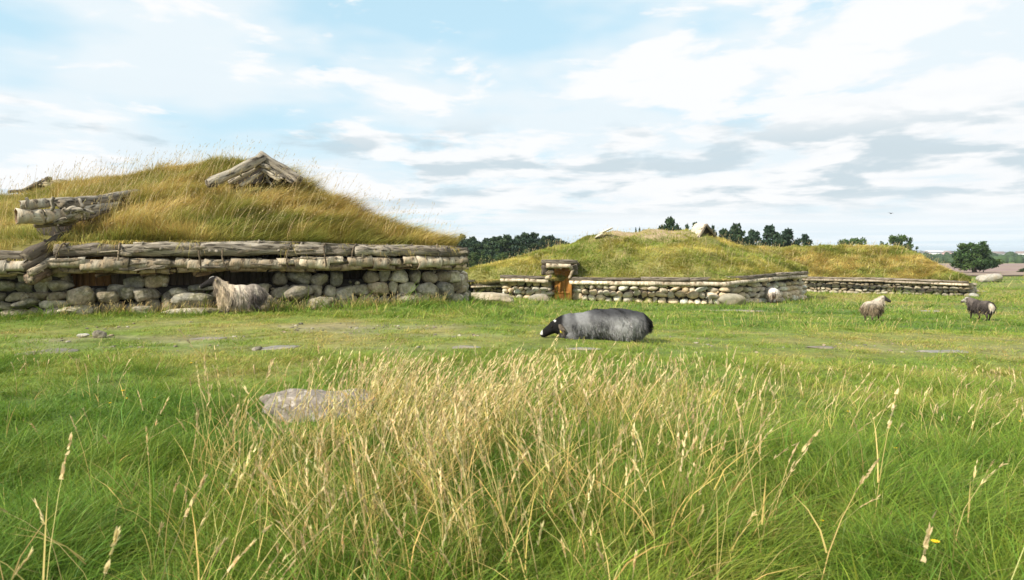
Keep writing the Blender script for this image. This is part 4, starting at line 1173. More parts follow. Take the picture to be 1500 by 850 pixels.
body = finish_sheep(root, me, col2, [(.77, s_ * .078, .20) for s_ in (-1, 1)])
fleece(me, 24000, 0.042, 0.0085, lambda p: 1 - sstep(0.62, 0.67, p[:, 0]), col2, (-0.3, 0, -0.35), body, 0.7)
ear_tag(root, np.array((.64, .205, .13)), 0.018)
ear_tag(root, np.array((.64, -.205, .13)), 0.018)


# --- standing farther off
def far_sheep(px, row, rz, label, colour, turn, step, nloc, length, head_z=0.0, scale=0.8):
    parts, h_, fw_, sd_, eyes_ = standing_parts(turn, head_z, step, 1.0, 1.25)
    me = merge_body(parts, 0.018)
    root = empty('sheep', ground_hit(px, row), label, 'sheep', SHEEP_G, rz=rz); root.scale = (scale, scale, scale)
    cf = lambda p: colour(p, h_, fw_, sd_)
    body = finish_sheep(root, me, cf, eyes_)
    fleece(me, nloc, length, 0.014, lambda p: sstep(0.24, 0.32, p[:, 2]) * (1 - sstep(-0.02, 0.05, (p - h_) @ fw_) * (p[:, 0] > .45)), cf, (-0.25, 0, -0.45), body, 0.8)


def col3(p, h, fw, sd):
    t = fbm(p[:, 0] * 6 + p[:, 1] * 5, p[:, 2] * 5, 101)
    c = lerp3((0.36, 0.27, 0.175), (0.46, 0.385, 0.30), sstep(0.5, 0.66, p[:, 2])); c = c * (1 - 0.5 * sstep(.45, .62, t))[:, None]
    f = (p - h) @ fw; fc = sstep(0.0, 0.05, f) * (p[:, 2] > .55) * (np.hypot(*(p - h)[:, :2].T) < .32) * (p[:, 0] > .4)
    c = c * (1 - fc[:, None]) + np.array([0.05, 0.042, 0.038]) * fc[:, None]
    inner = (sstep(-.40, -.47, p[:, 0]) * sstep(.09, .03, np.abs(p[:, 1])) * sstep(.48, .36, p[:, 2])); leg = np.clip(sstep(0.24, 0.16, p[:, 2]) + inner, 0, 1)
    return c * (1 - leg[:, None]) + np.array([0.085, 0.065, 0.05]) * leg[:, None]


def col4(p, h, fw, sd):
    t = fbm(p[:, 0] * 6 + p[:, 1] * 5, p[:, 2] * 5, 103); c = lerp3((0.055, 0.045, 0.04), (0.13, 0.105, 0.09), sstep(0.42, 0.65, t))
    w_ = sstep(.13, .07, np.hypot(p[:, 1], (p[:, 2] - .50) * 0.8)) * sstep(-.42, -.46, p[:, 0]); c = c * (1 - w_[:, None]) + np.array([0.60, 0.52, 0.42]) * w_[:, None]
    f = (p - h) @ fw; fc = sstep(-0.06, 0.0, f) * (p[:, 0] > .42) * (p[:, 2] > .62); c = c * (1 - fc[:, None]) + np.array([0.38, 0.34, 0.29]) * fc[:, None]
    leg = sstep(0.24, 0.16, p[:, 2]); return c * (1 - leg[:, None]) + np.array([0.04, 0.033, 0.028]) * leg[:, None]


def col5(p, h, fw, sd):
    c = lerp3((0.56, 0.46, 0.36), (0.62, 0.57, 0.52), sstep(0.42, 0.6, p[:, 2]))
    inner = sstep(-.36, -.45, p[:, 0]) * sstep(.10, .04, np.abs(p[:, 1] - 0.03)) * sstep(.56, .44, p[:, 2]); leg = np.clip(sstep(0.26, 0.16, p[:, 2]) + inner, 0, 1)
    return c * (1 - leg[:, None]) + np.array([0.09, 0.055, 0.035]) * leg[:, None]


far_sheep(1278, 471, DEG(44), 'tan sheep in the open field, seen from behind, its dark head turned to the right', col3, -0.85, 0.03, 4500, 0.08, 0.03, 0.74)
far_sheep(1437, 469, DEG(92), 'dark brown sheep walking away with a pale patch on its rump', col4, 0.30, 0.10, 3500, 0.075, -0.06, 0.76)
far_sheep(1131, 444, DEG(82), 'pale cream sheep seen from behind against the stone wall', col5, 0.2, 0.02, 2500, 0.10, -0.22, 0.95)

# ================================================================== boulders and flat stones
M_LICHEN = material('lichen_rock', nscale=9, ncon=0.55, bump=1.0, bscale=22, spots=(16, 0.54, (0.40, 0.35, 0.30)), rand=0, tint2=(0.13, 0.105, 0.085), t2scale=7, t2amt=0.8)


def boulder(name, px, row, size, label, tint, mat=M_STONE, rz=0.0, sink=0.3, sub=4, power=2.4, lump=0.09, d=None, cuts=6, group=None):
    g = ground_hit(px, row) if d is None else np.array(place(px, d))
    V, F = stone(size, sub, power, lump, cuts, rough=0.16 if mat is M_LICHEN else 0.10); V = rotz(V, rz); V[:, 2] += size[2] * (0.5 - sink)
    o = obj(name, np_mesh(name, V, [F], tint), mat); o.location = g
    return tag(o, label, 'rock', group)


boulder('boulder', 466, 608, (0.95, 0.6, 0.36), 'lichen-covered grey boulder half hidden by the tall dry grass', (0.25, 0.21, 0.175), M_LICHEN, rz=0.08, sink=0.42, sub=4, power=2.6, lump=0.16, cuts=8)
boulder('boulder', 712, 446, (2.2, 1.0, 0.62), 'long low pale boulder lying before the middle house, left of its door', (0.42, 0.35, 0.25), M_STONEP, rz=0.1, sink=0.32, d=26.5, power=2.6)
boulder('boulder', 1449, 404, (2.5, 1.3, 1.0), 'big pale block of stone lying in the field beside the round tree', (0.36, 0.33, 0.28), M_STONEP, rz=-0.1, sink=0.2, d=65, power=3.4, lump=0.14, sub=4, cuts=9)
boulder('boulder', 1072, 447, (1.1, 0.6, 0.60), 'wide grey boulder at the bend in the foot of the middle wall', (0.30, 0.27, 0.20), M_STONEP, sink=0.2, d=27.9, power=2.5, sub=3)
boulder('boulder', 790, 448, (1.0, 0.6, 0.46), 'broad grey boulder sunk in grass beside the door of the middle house', (0.27, 0.24, 0.19), M_STONEP, sink=0.35, d=29.4, power=2.5, sub=3)
boulder('boulder', 1427, 432, (0.5, 0.4, 0.30), 'small grey stone lying at the right end of the farthest wall', (0.33, 0.31, 0.27), M_STONEP, d=40.0, sub=3)
FS = 'flat stones set flush in the field'
for (px, row, sz, lab, c) in [(850, 512, (0.60, 0.27, 0.07), 'flat pale stone in the turf just in front of the lying sheep', (0.42, 0.39, 0.33)), (1385, 516, (0.92, 0.30, 0.06), 'long flat grey stone in the turf below the dark brown sheep', (0.40, 0.38, 0.35)),
                           (412, 510, (0.60, 0.34, 0.07), 'flat grey stone in the worn turf below the long-haired sheep', (0.36, 0.34, 0.30)), (680, 509, (0.40, 0.24, 0.06), 'flat stone in the turf behind the tall dry grass, left of the lying sheep', (0.36, 0.34, 0.29)),
                           (1360, 456, (1.12, 0.42, 0.08), 'flat pale slab in the field between the tan and the dark brown sheep', (0.50, 0.48, 0.44)), (1065, 456, (1.84, 0.59, 0.07), 'long bare slab in the turf in front of the bend of the middle wall', (0.42, 0.39, 0.32)),
                           (1205, 510, (0.48, 0.21, 0.06), 'small flat stone in the turf below the tan sheep', (0.34, 0.30, 0.24)), (70, 517, (0.80, 0.42, 0.05), 'flat stone in the worn turf at the left edge', (0.30, 0.27, 0.22)),
                           (305, 496, (0.64, 0.34, 0.05), 'flat stone in the worn turf left of the long-haired sheep', (0.34, 0.31, 0.26)), (1440, 427, (0.72, 0.34, 0.10), 'flat pale stone beyond the right end of the farthest wall', (0.46, 0.43, 0.37))]:
    boulder('flat_stone', px, row, sz, lab, np.array(c) * 0.55, M_STONEP, rz=random.uniform(-.15, .15), sink=0.60, sub=4, power=3.0, lump=0.24, cuts=9, group=FS)
boulder('field_stone', 147, 495, (0.20, 0.17, 0.13), 'small dark upright stone on the worn turf in front of the near house', (0.22, 0.19, 0.15), M_STONE, sink=0.1, sub=3)
boulder('field_stone', 122, 494, (0.17, 0.12, 0.07), 'small pale stone beside a dark one on the worn turf', (0.45, 0.42, 0.36), M_STONE, sink=0.15, sub=3)

# loose pebbles on the trodden patches
S = Solid(); r = np.random.default_rng(19); n_ = 0
while n_ < 150:
    x = r.uniform(-9, 7); y = r.uniform(8.4, 13.2)
    if worn(np.array([x]), np.array([y]))[0] * 0.9 < r.random() + 0.1: continue
    s_ = r.uniform(.015, .05) * (2.0 if r.random() < .06 else 1); V, F = stone((s_ * 1.5, s_ * 1.2, s_ * .7), 2, 2.5, .12, 4, r)
    S.add(rotz(V, r.uniform(0, 6)) + np.array([x, y, float(gz(x, y)) + s_ * .15]), [F], np.array(STONE_TINTS[r.integers(0, 7)]) * r.uniform(.7, 1.3)); n_ += 1
tag(obj('pebbles', S.mesh('pebbles'), M_STONE), 'small pebbles and clods scattered over the bare trodden patches', 'pebbles', kind='stuff')

# ================================================================== trees
def crown_mesh(blobs, nleaf, size, tones, seed, flat=0.7):
    r = np.random.default_rng(seed); Vs = []; Cs = []
    for (c, rad, wgt) in blobs:
        n = int(nleaf * wgt); d = r.normal(size=(n, 3)); d /= np.linalg.norm(d, axis=1)[:, None]
        rr = r.random(n) ** 0.45 * (1 + 0.25 * np.sin(d[:, 0] * 7 + seed) * np.sin(d[:, 2] * 6 + d[:, 1] * 5))
        p = np.asarray(c) + d * rr[:, None] * np.asarray(rad)
        a = r.normal(size=(n, 3)); a /= np.linalg.norm(a, axis=1)[:, None]; b = np.cross(a, r.normal(size=(n, 3))); b /= np.linalg.norm(b, axis=1)[:, None]
        s_ = size * r.uniform(0.5, 1.2, n)[:, None]
        q = np.stack([p - a * s_ - b * s_ * flat * .5, p + a * s_ * .2 - b * s_ * flat, p + a * s_ + b * s_ * flat * .3, p - a * s_ * .3 + b * s_ * flat], 1)
        tone = np.asarray(tones[r.integers(0, len(tones))]) * r.uniform(0.7, 1.3, n)[:, None]
        Vs.append(q.reshape(-1, 3)); Cs.append(np.repeat(tone, 4, 0))
    V = np.concatenate(Vs); Q = np.arange(len(V)).reshape(-1, 4)
    return np_mesh('crown', V, [Q], np.concatenate(Cs), smooth=False)


def trunk_mesh(h, r0, limbs, seed, lean=0.05):
    r = np.random.default_rng(seed); S = Solid(); t = np.linspace(0, 1, 9)
    path = np.stack([lean * h * t * t + 0.04 * h * np.sin(t * 5 + seed), 0.03 * h * np.sin(t * 4), h * t], 1)
    V, Q, T = tube_arrays(path, r0 * (1 - 0.75 * t), 8, 0.06); S.add(V, [Q, T], (0.13, 0.105, 0.08))
    for k in range(limbs):
        tt = r.uniform(0.35, 0.9); i = int(tt * 8); a = r.uniform(0, 6.28); L_ = h * r.uniform(0.22, 0.42)
        s_ = np.linspace(0, 1, 5); pth = path[i] + np.stack([np.cos(a) * L_ * s_, np.sin(a) * L_ * s_, L_ * (0.5 * s_ + 0.2 * s_ * s_)], 1)
        V, Q, T = tube_arrays(pth, r0 * (1 - .75 * tt) * 0.5 * (1 - 0.8 * s_), 6); S.add(V, [Q, T], (0.13, 0.105, 0.08))
    return S.mesh('trunk')


PINE_T = [(0.030, 0.055, 0.024), (0.040, 0.070, 0.028), (0.055, 0.085, 0.032), (0.032, 0.060, 0.034)]
LEAF_T = [(0.045, 0.085, 0.022), (0.06, 0.11, 0.03), (0.075, 0.12, 0.03), (0.035, 0.07, 0.02)]
OLIVE_T = [(0.075, 0.115, 0.035), (0.095, 0.13, 0.04), (0.06, 0.10, 0.03)]
KINDS = {}


def kind(name, make): KINDS[name] = make


def pine_kind(seed):
    r = np.random.default_rng(seed); bl = [((r.normal(0, .10), r.normal(0, .10), z), (w_, w_, .085), 1.0) for z, w_ in zip(np.linspace(.12, .95, 8), (.30, .36, .40, .40, .36, .32, .26, .15))]
    bl += [((r.normal(0, .26), r.normal(0, .26), r.uniform(.35, .88)), (.16, .16, .07), .5) for _ in range(9)]
    return crown_mesh(bl, 260, .038, PINE_T, seed), trunk_mesh(.9, .028, 7, seed)


def round_kind(seed, tones=LEAF_T):
    r = np.random.default_rng(seed); bl = []
    for _ in range(46):
        d_ = r.normal(size=3); d_ /= np.linalg.norm(d_); q = r.random() ** .4
        w_ = r.uniform(.06, .13); bl.append((np.array([0, 0, .47]) + d_ * q * np.array([.30, .30, .43]) * r.uniform(.75, 1.12), (w_, w_, w_ * .75), w_ * 9))
    return crown_mesh(bl, 90, .030, tones, seed), trunk_mesh(.6, .035, 6, seed)


def conifer_kind(seed):
    r = np.random.default_rng(seed); bl = []
    for k in range(5):
        x = (k - 2) * .13 + r.normal(0, .03); top = r.uniform(.62, 1.0)
        for z in np.linspace(.15, top, 6): w_ = .17 * (1 - (z / top) * .75) + .02; bl.append(((x + r.normal(0, .02), r.normal(0, .06), z), (w_, w_, .08), .35))
    return crown_mesh(bl, 170, .034, PINE_T, seed), trunk_mesh(.8, .025, 4, seed)


PROTO = {'pine_tree': [pine_kind(s_) for s_ in (1, 2, 3)], 'round_tree': [round_kind(s_) for s_ in (11, 12)], 'spruce_tree': [conifer_kind(s_) for s_ in (21, 22)], 'bush': [round_kind(s_, OLIVE_T) for s_ in (31, 32)]}


def tree(kind_, px, top, d, width_px, label, group, cat='tree', name=None, base_z=None):
    x = (px - 750) / 1000 * d; z0 = float(gz(x, d)) - 0.1; h_ = P(px, top, d)[2] - z0; wd = width_px / 1000 * d
    pr = PROTO[kind_]; cm, tm = pr[random.randrange(len(pr))]
    root = empty(name or kind_, (x, d, z0), label, cat, group, rz=random.uniform(0, 6.28))
    sxy = wd / 0.86 * (1.55 if 'pine' in kind_ else 1.7 if 'round' in kind_ else 1.15)
    for nm, me_, mt in (('crown', cm, M_LEAF), ('trunk', tm, M_TRUNK)):
        if not me_.materials: me_.materials.append(mt)
        o = bpy.data.objects.new(nm, me_); link(o, root)
        o.scale = (sxy, sxy, h_)
    return root


TL = 'pines in the dark tree line'
for (px, top, d, w_) in [(676, 345, 118, 18), (686, 352, 126, 24), (697, 349, 122, 22), (708, 351, 128, 24), (720, 349, 121, 24), (733, 348, 126, 24), (745, 346, 120, 24), (757, 347, 127, 22), (768, 343, 119, 24), (780, 343, 124, 26), (793, 348, 120, 22), (804, 347, 126, 24), (815, 351, 121, 20), (826, 354, 124, 22)]:
    tree('pine_tree', px, top, d, w_, 'dark pine in the dense tree line between the near and middle houses', TL)
for k, (px, top, d, w_, lab) in enumerate([(690, 361, 100, 30, 'light green bush in front of the dark tree line, beside the near house'), (735, 362, 104, 28, 'low bush in front of the middle of the dark tree line'), (768, 362, 98, 30, 'olive bush in front of the right half of the dark tree line'), (712, 366, 106, 26, 'low bush right of the light green bush, under the dark pines'), (800, 360, 100, 26, 'low bush at the right end of the dark tree line')]):
    tree('bush', px, top, d, w_, lab, 'bushes before the dark tree line', 'bush')
for (kd, px, top, d, w_, lab) in [('spruce_tree', 935, 331, 85, 16, 'tiny treetop showing over the bare crown of the middle roof'), ('pine_tree', 980, 322, 80, 28, 'dark rounded treetop above the middle roof, left of the spruces'),
                           ('spruce_tree', 998, 325, 84, 34, 'row-like dark spruce top above the middle roof, left of the smoke vent'), ('spruce_tree', 1018, 325, 86, 34, 'dark spruce top right behind the smoke vent of the middle house'), ('pine_tree', 1043, 333, 88, 10, 'small dark treetop just right of the smoke vent'),
                           ('pine_tree', 1062, 338, 90, 26, 'small dark tree at the left of the row behind the middle roof'), ('pine_tree', 1074, 331, 92, 28, 'tall dark pine first in the row right of the smoke vent'), ('pine_tree', 1102, 339, 95, 20, 'smaller dark pine second in the row right of the smoke vent'),
                           ('pine_tree', 1128, 333, 92, 28, 'broad dark pine third in the row right of the smoke vent'), ('pine_tree', 1150, 338, 94, 26, 'dark pine at the right of the broad one in the row'), ('pine_tree', 1181, 345, 98, 18, 'small lone dark tree at the right end of the row'),
                           ('round_tree', 1238, 344, 105, 22, 'loose grey-green tree above the farthest roof, left one of a close pair'), ('round_tree', 1254, 342, 106, 24, 'loose grey-green tree above the farthest roof, right one of a close pair'), ('round_tree', 1308, 338, 105, 18, 'two-topped green tree above the farthest roof, its left half'), ('round_tree', 1322, 337, 106, 20, 'two-topped green tree above the farthest roof, its right half'),
                           ('bush', 1286, 350, 104, 26, 'low bush just above the farthest roof line'), ('bush', 1340, 358, 106, 20, 'low bush at the right shoulder of the farthest roof'), ('bush', 1205, 354, 104, 20, 'low bush left of the pair of grey-green trees'), ('bush', 1115, 347, 96, 60, 'low bush filling in below the row of dark pines')]:
    tree(kd, px, top, d, w_, lab, 'treetops behind the middle and farthest roofs', 'bush' if kd == 'bush' else 'tree')

# the big round tree by itself at the right: three tiers of foliage
x, d = (1428 - 750) / 1000 * 105, 105; z0 = float(gz(x, d)); hh = P(1428, 351, d)[2] - z0
root = empty('round_tree', (x, d, z0), 'big dense round green tree standing alone by the heather field', 'tree')
r = np.random.default_rng(5); bl = []
for (cx, cz, ax_, az_, nb) in [(0.1, .72, 2.0, .22, 26), (-0.2, .50, 2.7, .20, 24), (0.1, .28, 3.7, .20, 40), (-2.4, .44, 1.2, .12, 8), (2.6, .30, 1.3, .14, 8)]:
    for q in range(nb):
        a = r.uniform(0, 6.28); e = math.sqrt(r.random()); dz = r.uniform(-1, 1) * math.sqrt(max(0, 1 - e * e * .8))
        w_ = r.uniform(.40, .85); bl.append(((cx + math.cos(a) * e * ax_ * .85, math.sin(a) * e * ax_ * .7, (cz + dz * az_ * .9) * hh), (w_, w_, w_ * .75), w_ * w_ * 1.6))
cm = crown_mesh(bl, 230, .16, LEAF_T, 9); o = obj('crown', cm, M_LEAF, root)
obj('trunk', trunk_mesh(hh * .8, .35, 9, 3, 0.02), M_TRUNK, root)
tree('bush', 1497, 392, 110, 16, 'small bush at the right edge of the heather field', None, 'bush')

# ================================================================== the far plain
r = np.random.default_rng(77)
S = Solid()
for k in range(1500):
    d = 1100 * (5200 / 1100) ** r.random(); px = r.uniform(1290, 1560)
    x = (px - 750) / 1000 * d
    if fbm(np.array([px / 17.0]), np.array([np.log(d) * 5]), 7)[0] < 0.47: continue
    s_ = r.uniform(6, 11)
    V, F = stone((s_ * r.uniform(1, 1.8), s_ * 1.2, s_ * 1.1), 1, 2.2, 0.18, 0, r)
    S.add(V * np.array([2.2, 1, 0.8]) + np.array([x, d, float(gz(x, d)) + s_ * 0.2]), [F], np.array((0.055, 0.085, 0.035)) * r.uniform(0.7, 1.3))
for k in range(420):
    d = r.uniform(370, 760); px = r.choice((r.uniform(1325, 1418), r.uniform(1452, 1570))); x = (px - 750) / 1000 * d; s_ = r.uniform(2.5, 5.5) * (0.55 + 0.9 * fbm(np.array([px / 9.0]), np.array([3.0]), 8)[0])
    V, F = stone((s_ * r.uniform(1, 1.7), s_ * 1.1, s_ * 1.25), 2, 2.2, 0.2, 0, r, rough=0.25)
    S.add(V + np.array([x, d, float(gz(x, d)) + s_ * 0.3]), [F], np.array((0.05, 0.085, 0.028)) * r.uniform(0.6, 1.3))
tag(obj('far_woods', S.mesh('far_woods', False), M_LEAF), 'blurred woods and hedges scattered over the far plain by the sea', 'woods', kind='stuff')
TG = 'buildings of the far-off town'
for k in range(70):
    if k < 10:
        px, d, L_, H_ = r.uniform(1355, 1402), r.uniform(3000, 3600), r.uniform(30, 75), r.uniform(9, 15); c = (0.75, 0.74, 0.72)
        lab = 'wide white hall in the far-off town, left of the big round tree'
    elif k < 34:
        px, d, L_, H_ = r.uniform(1338, 1405), r.uniform(1700, 3800), r.uniform(14, 34), r.uniform(6, 10); c = [(0.6, 0.58, 0.55), (0.5, 0.3, 0.24), (0.65, 0.62, 0.55)][k % 3]
        lab = 'small house in the far-off town, left of the big round tree'
    else:
        px, d, L_, H_ = r.uniform(1452, 1530), r.uniform(1500, 3600), r.uniform(12, 34), r.uniform(6, 10); c = [(0.72, 0.70, 0.68), (0.55, 0.35, 0.28), (0.66, 0.64, 0.6)][k % 3]
        lab = 'small house in the far-off town, right of the big round tree'
    x = (px - 750) / 1000 * d; z0 = float(gz(x, d)); W_ = L_ * 0.6
    V, Q = box_arrays((0, 0, H_ / 2 + 1), (L_ / 2, 0, 0), (0, W_ / 2, 0), (0, 0, H_ / 2 + 1)); S = Solid(); S.add(V, [Q], c)
    e = 0.4; t_ = H_ + 2.02; R = np.array([(-L_ / 2 - e, -W_ / 2 - e, t_), (L_ / 2 + e, -W_ / 2 - e, t_), (L_ / 2 + e, W_ / 2 + e, t_), (-L_ / 2 - e, W_ / 2 + e, t_), (-L_ / 2 - e, 0, t_ + W_ * .28), (L_ / 2 + e, 0, t_ + W_ * .28)])
    S.add(R, [[[0, 1, 5, 4], [2, 3, 4, 5], [0, 3, 2, 1]], [[0, 4, 3], [1, 2, 5]]], (0.62, 0.62, 0.62) if k < 10 else (0.25, 0.17, 0.14) if k % 2 else (0.2, 0.2, 0.21))
    o = obj('town_house' if k >= 10 else 'town_hall', S.mesh('town_house', False), M_TOWN); o.location = (x, d, z0); o.rotation_euler = (0, 0, r.uniform(-.5, .5)); tag(o, lab, 'building', TG + (' white halls' if k < 10 else ' left houses' if k < 34 else ' right houses'))

# a bird, a mere speck over the farthest house
S = Solid(); V, F = stone((0.30, 0.09, 0.08), 2, 2.2, 0.03, 0); S.add(V, [F], (0.05, 0.05, 0.055))
for s_ in (-1, 1):
    V = np.array([(.06, 0, .02), (-.07, 0, .02), (-.05, s_ * .2, .09), (.07, s_ * .18, .09), (-.06, s_ * .40, .03), (.07, 0, .03), (-.07, 0, .032), (-.05, s_ * .2, .1), (.07, s_ * .18, .1)])
    S.add(V, [[[0, 1, 2, 3], [5, 8, 7, 6]], [[3, 2, 4], [8, 4, 7]]], (0.06, 0.06, 0.065))
V = np.array([(-.14, .03, 0), (-.14, -.03, 0), (-.25, -.05, .005), (-.25, .05, .005)]); S.add(V, [[[0, 1, 2, 3]]], (0.05, 0.05, 0.055))
o = obj('bird', S.mesh('bird', False), M_PLAIN); o.location = P(1305, 313, 75); o.rotation_euler = (0.1, 0, 0.4); tag(o, 'tiny dark bird gliding in the sky over the farthest house', 'bird')
# ================================================================== grass of the field
house1_poly = wp, lp


def blocked(x, y):
    """inside a house's wall line"""
    b = np.zeros(len(x), bool)
    for path in (wp, lp, wr_, wl, w3):
        xs = path[:, 0]; o = np.argsort(xs); yy = np.interp(x, xs[o], path[o, 1])
        b |= (x > xs.min()) & (x < xs.max()) & (y > yy - 0.12) & (y < yy + 12)
    return b


SHEEP_AT = [place(352, 14.0), place(880, 10.15)]


def wedge(n, y0, y1, power=1.0, side=0.86, margin=0.7):
    """random ground points of the strip y0..y1, evenly spread over its area"""
    out = []
    m = 0
    while m < n:
        y = rng.uniform(y0, y1, n); x = rng.uniform(-1, 1, n) * (side * y1 + margin)
        k = np.abs(x) < side * y + margin; x = x[k]; y = y[k]
        b = blocked(x, y); x = x[~b]; y = y[~b]
        out.append(np.stack([x, y], 1)); m += len(x)
    q = np.concatenate(out)[:n]
    return q[:, 0], q[:, 1]


def tall_mask(x, y):
    """where the tall dry clumps in the middle of the meadow stand"""
    m = 0
    for (px, yc, wx, wy, k) in [(615, 3.3, .42, .9, 1.2), (560, 4.6, .5, .7, .9), (700, 4.4, .55, .8, 1.0), (820, 4.9, .6, .8, .95), (960, 4.8, .40, .8, .7), (760, 3.2, .35, .6, .5), (450, 3.2, .35, .7, .8), (900, 3.3, .4, .6, .5), (530, 5.9, .5, .5, .7), (1010, 3.6, .3, .5, .2), (660, 5.8, .9, .5, .5), (900, 6.0, .6, .4, .35), (380, 3.8, .3, .5, .5)]:
        xc = (px - 750) / 1000 * yc
        m = m + k * np.exp(-((x - xc) / wx) ** 2 - ((y - yc) / wy) ** 2)
    c = x / np.maximum(y, 1)
    rock = 1 - 0.93 * np.exp(-((x + 1.82) / 0.42) ** 2) * sstep(4.2, 5.0, y)
    return np.clip(m, 0, 1.4) * (0.10 + 1.6 * sstep(.40, .68, fbm(x * 3.2, y * 3.2, 33))) * rock


FIELD = Strips()


def field(n, y0, y1, hmin, hmax, wid, seg, straw=0.1, seed=0, far=False, per=14, spread=0.05):
    # grass grows in tufts: blades fan out of shared centres
    m_ = n // per; tx, ty = wedge(m_, y0, y1); q_ = np.repeat(np.arange(m_), per); n = len(q_)
    an = rng.random(n) * 6.283; rad = spread * np.sqrt(rng.random(n)) * 1.6
    fan = np.stack([np.cos(an), np.sin(an), np.zeros(n)], 1) * (rad / spread)[:, None]
    x = tx[q_] + np.cos(an) * rad; y = ty[q_] + np.sin(an) * rad; tsz = np.exp(rng.normal(0, 0.40, m_))[q_]; tcol = rng.normal(0, 0.16, m_)[q_]
    for (sx, sy, sz) in SHEEP_AT:           # trodden flat under the animals
        k = ((x - sx) / 0.75) ** 2 + ((y - sy) / 0.30) ** 2 > 1; x = x[k]; y = y[k]; fan = fan[k]; tsz = tsz[k]; tcol = tcol[k]
    k = ~((y > 82) & (x > 0.585 * y)) & (rng.random(len(x)) > 0.55 * worn(x, y)); x = x[k]; y = y[k]; fan = fan[k]; tsz = tsz[k]; tcol = tcol[k]
    n = len(x); z = gz(x, y)
    l = lushness(x, y)
    tuft = fbm(x * 1.7, y * 1.7, 41 + seed); tuft2 = fbm(x * 5, y * 5, 47 + seed)
    h = rng.uniform(hmin, hmax, n) * (0.38 + 0.85 * sstep(.38, .72, tuft) + 0.55 * tuft2)
    wob = 4.0 * (fbm(x * 0.5, y * 0.5, 19) - 0.5); band = sstep(5.0, 9.6, y + wob) * (1 - sstep(12.0, 14.0, y + wob))
    h *= (1 - 0.40 * band) * (0.75 + 0.5 * l) * tsz
    h *= 1 - 0.38 * sstep(11, 14, y) * sstep(30, 24, y) * sstep(-0.05, 0.1, x / y)
    if far: # long grass left standing along the foot of the walls
        for path in (wp, lp):
            xs = path[:, 0]; o = np.argsort(xs); yy = np.interp(x, xs[o], path[o, 1]); near = (x > xs.min() - .5) & (x < xs.max() + .3) & (y > yy - 1.0)
            h = np.where(near, h * 1.7, h)
    sw = rng.random(n) < straw * (1.6 - 1.2 * l)
    base = grass_tone(np.clip(l + tcol + 0.24 * (rng.random(n) - 0.5), 0, 1)); base = jit(base, n, 0.28, 0.10)
    tip = jit(base * np.array([1.35, 1.18, 0.95]), n, 0.2, 0.08)
    s1 = jit(G_STRAW, n, 0.25); base = np.where(sw[:, None], s1, base); tip = np.where(sw[:, None], s1 * 1.1, tip)
    a = fbm(x * 1.3, y * 1.3, 55) * 14.0; f = np.stack([np.cos(a), np.sin(a), np.zeros(n)], 1)
    up = np.array([0, 0, 1.0]) + rng.normal(0, 0.22, (n, 3)) + f * 0.30 + fan * 0.42; up /= np.linalg.norm(up, axis=1)[:, None]
    lean = (f * rng.uniform(0.1, 0.6, (n, 1)) + fan * 0.35 + rng.normal(0, 0.25, (n, 3)) + np.array([0.12, -0.05, -0.28])) * h[:, None]
    FIELD.add(*blades(np.stack([x, y, z - 0.01], 1), up, lean, h, wid * rng.uniform(0.6, 1.35, n), base, tip, seg))


field(190000, 1.9, 4.6, 0.065, 0.15, 0.0044, 3, 0.06, per=24, spread=0.055)
field(190000, 4.2, 8.4, 0.045, 0.105, 0.0058, 3, 0.07, 1, per=16, spread=0.06)
field(200000, 7.6, 13.8, 0.04, 0.080, 0.0085, 2, 0.10, 2)
field(120000, 13.0, 22, 0.05, 0.115, 0.014, 2, 0.12, 3, True, 12, 0.09)
field(110000, 21, 52, 0.10, 0.20, 0.026, 2, 0.16, 4, False, 12, 0.16)
field(45000, 50, 125, 0.15, 0.32, 0.07, 1, 0.2, 5, False, 8, 0.4)
o = FIELD.build('grass', M_BLADE); tag(o, 'short green and yellowish meadow grass covering the whole field', 'grass', kind='stuff')

# ------------------------------------------------------------------ tall dry stalks
STRAW_A = np.array([0.58, 0.43, 0.14]); STRAW_B = np.array([0.72, 0.57, 0.27]); STRAW_G = np.array([0.28, 0.29, 0.05]); HEAD = np.array([0.66, 0.53, 0.28])


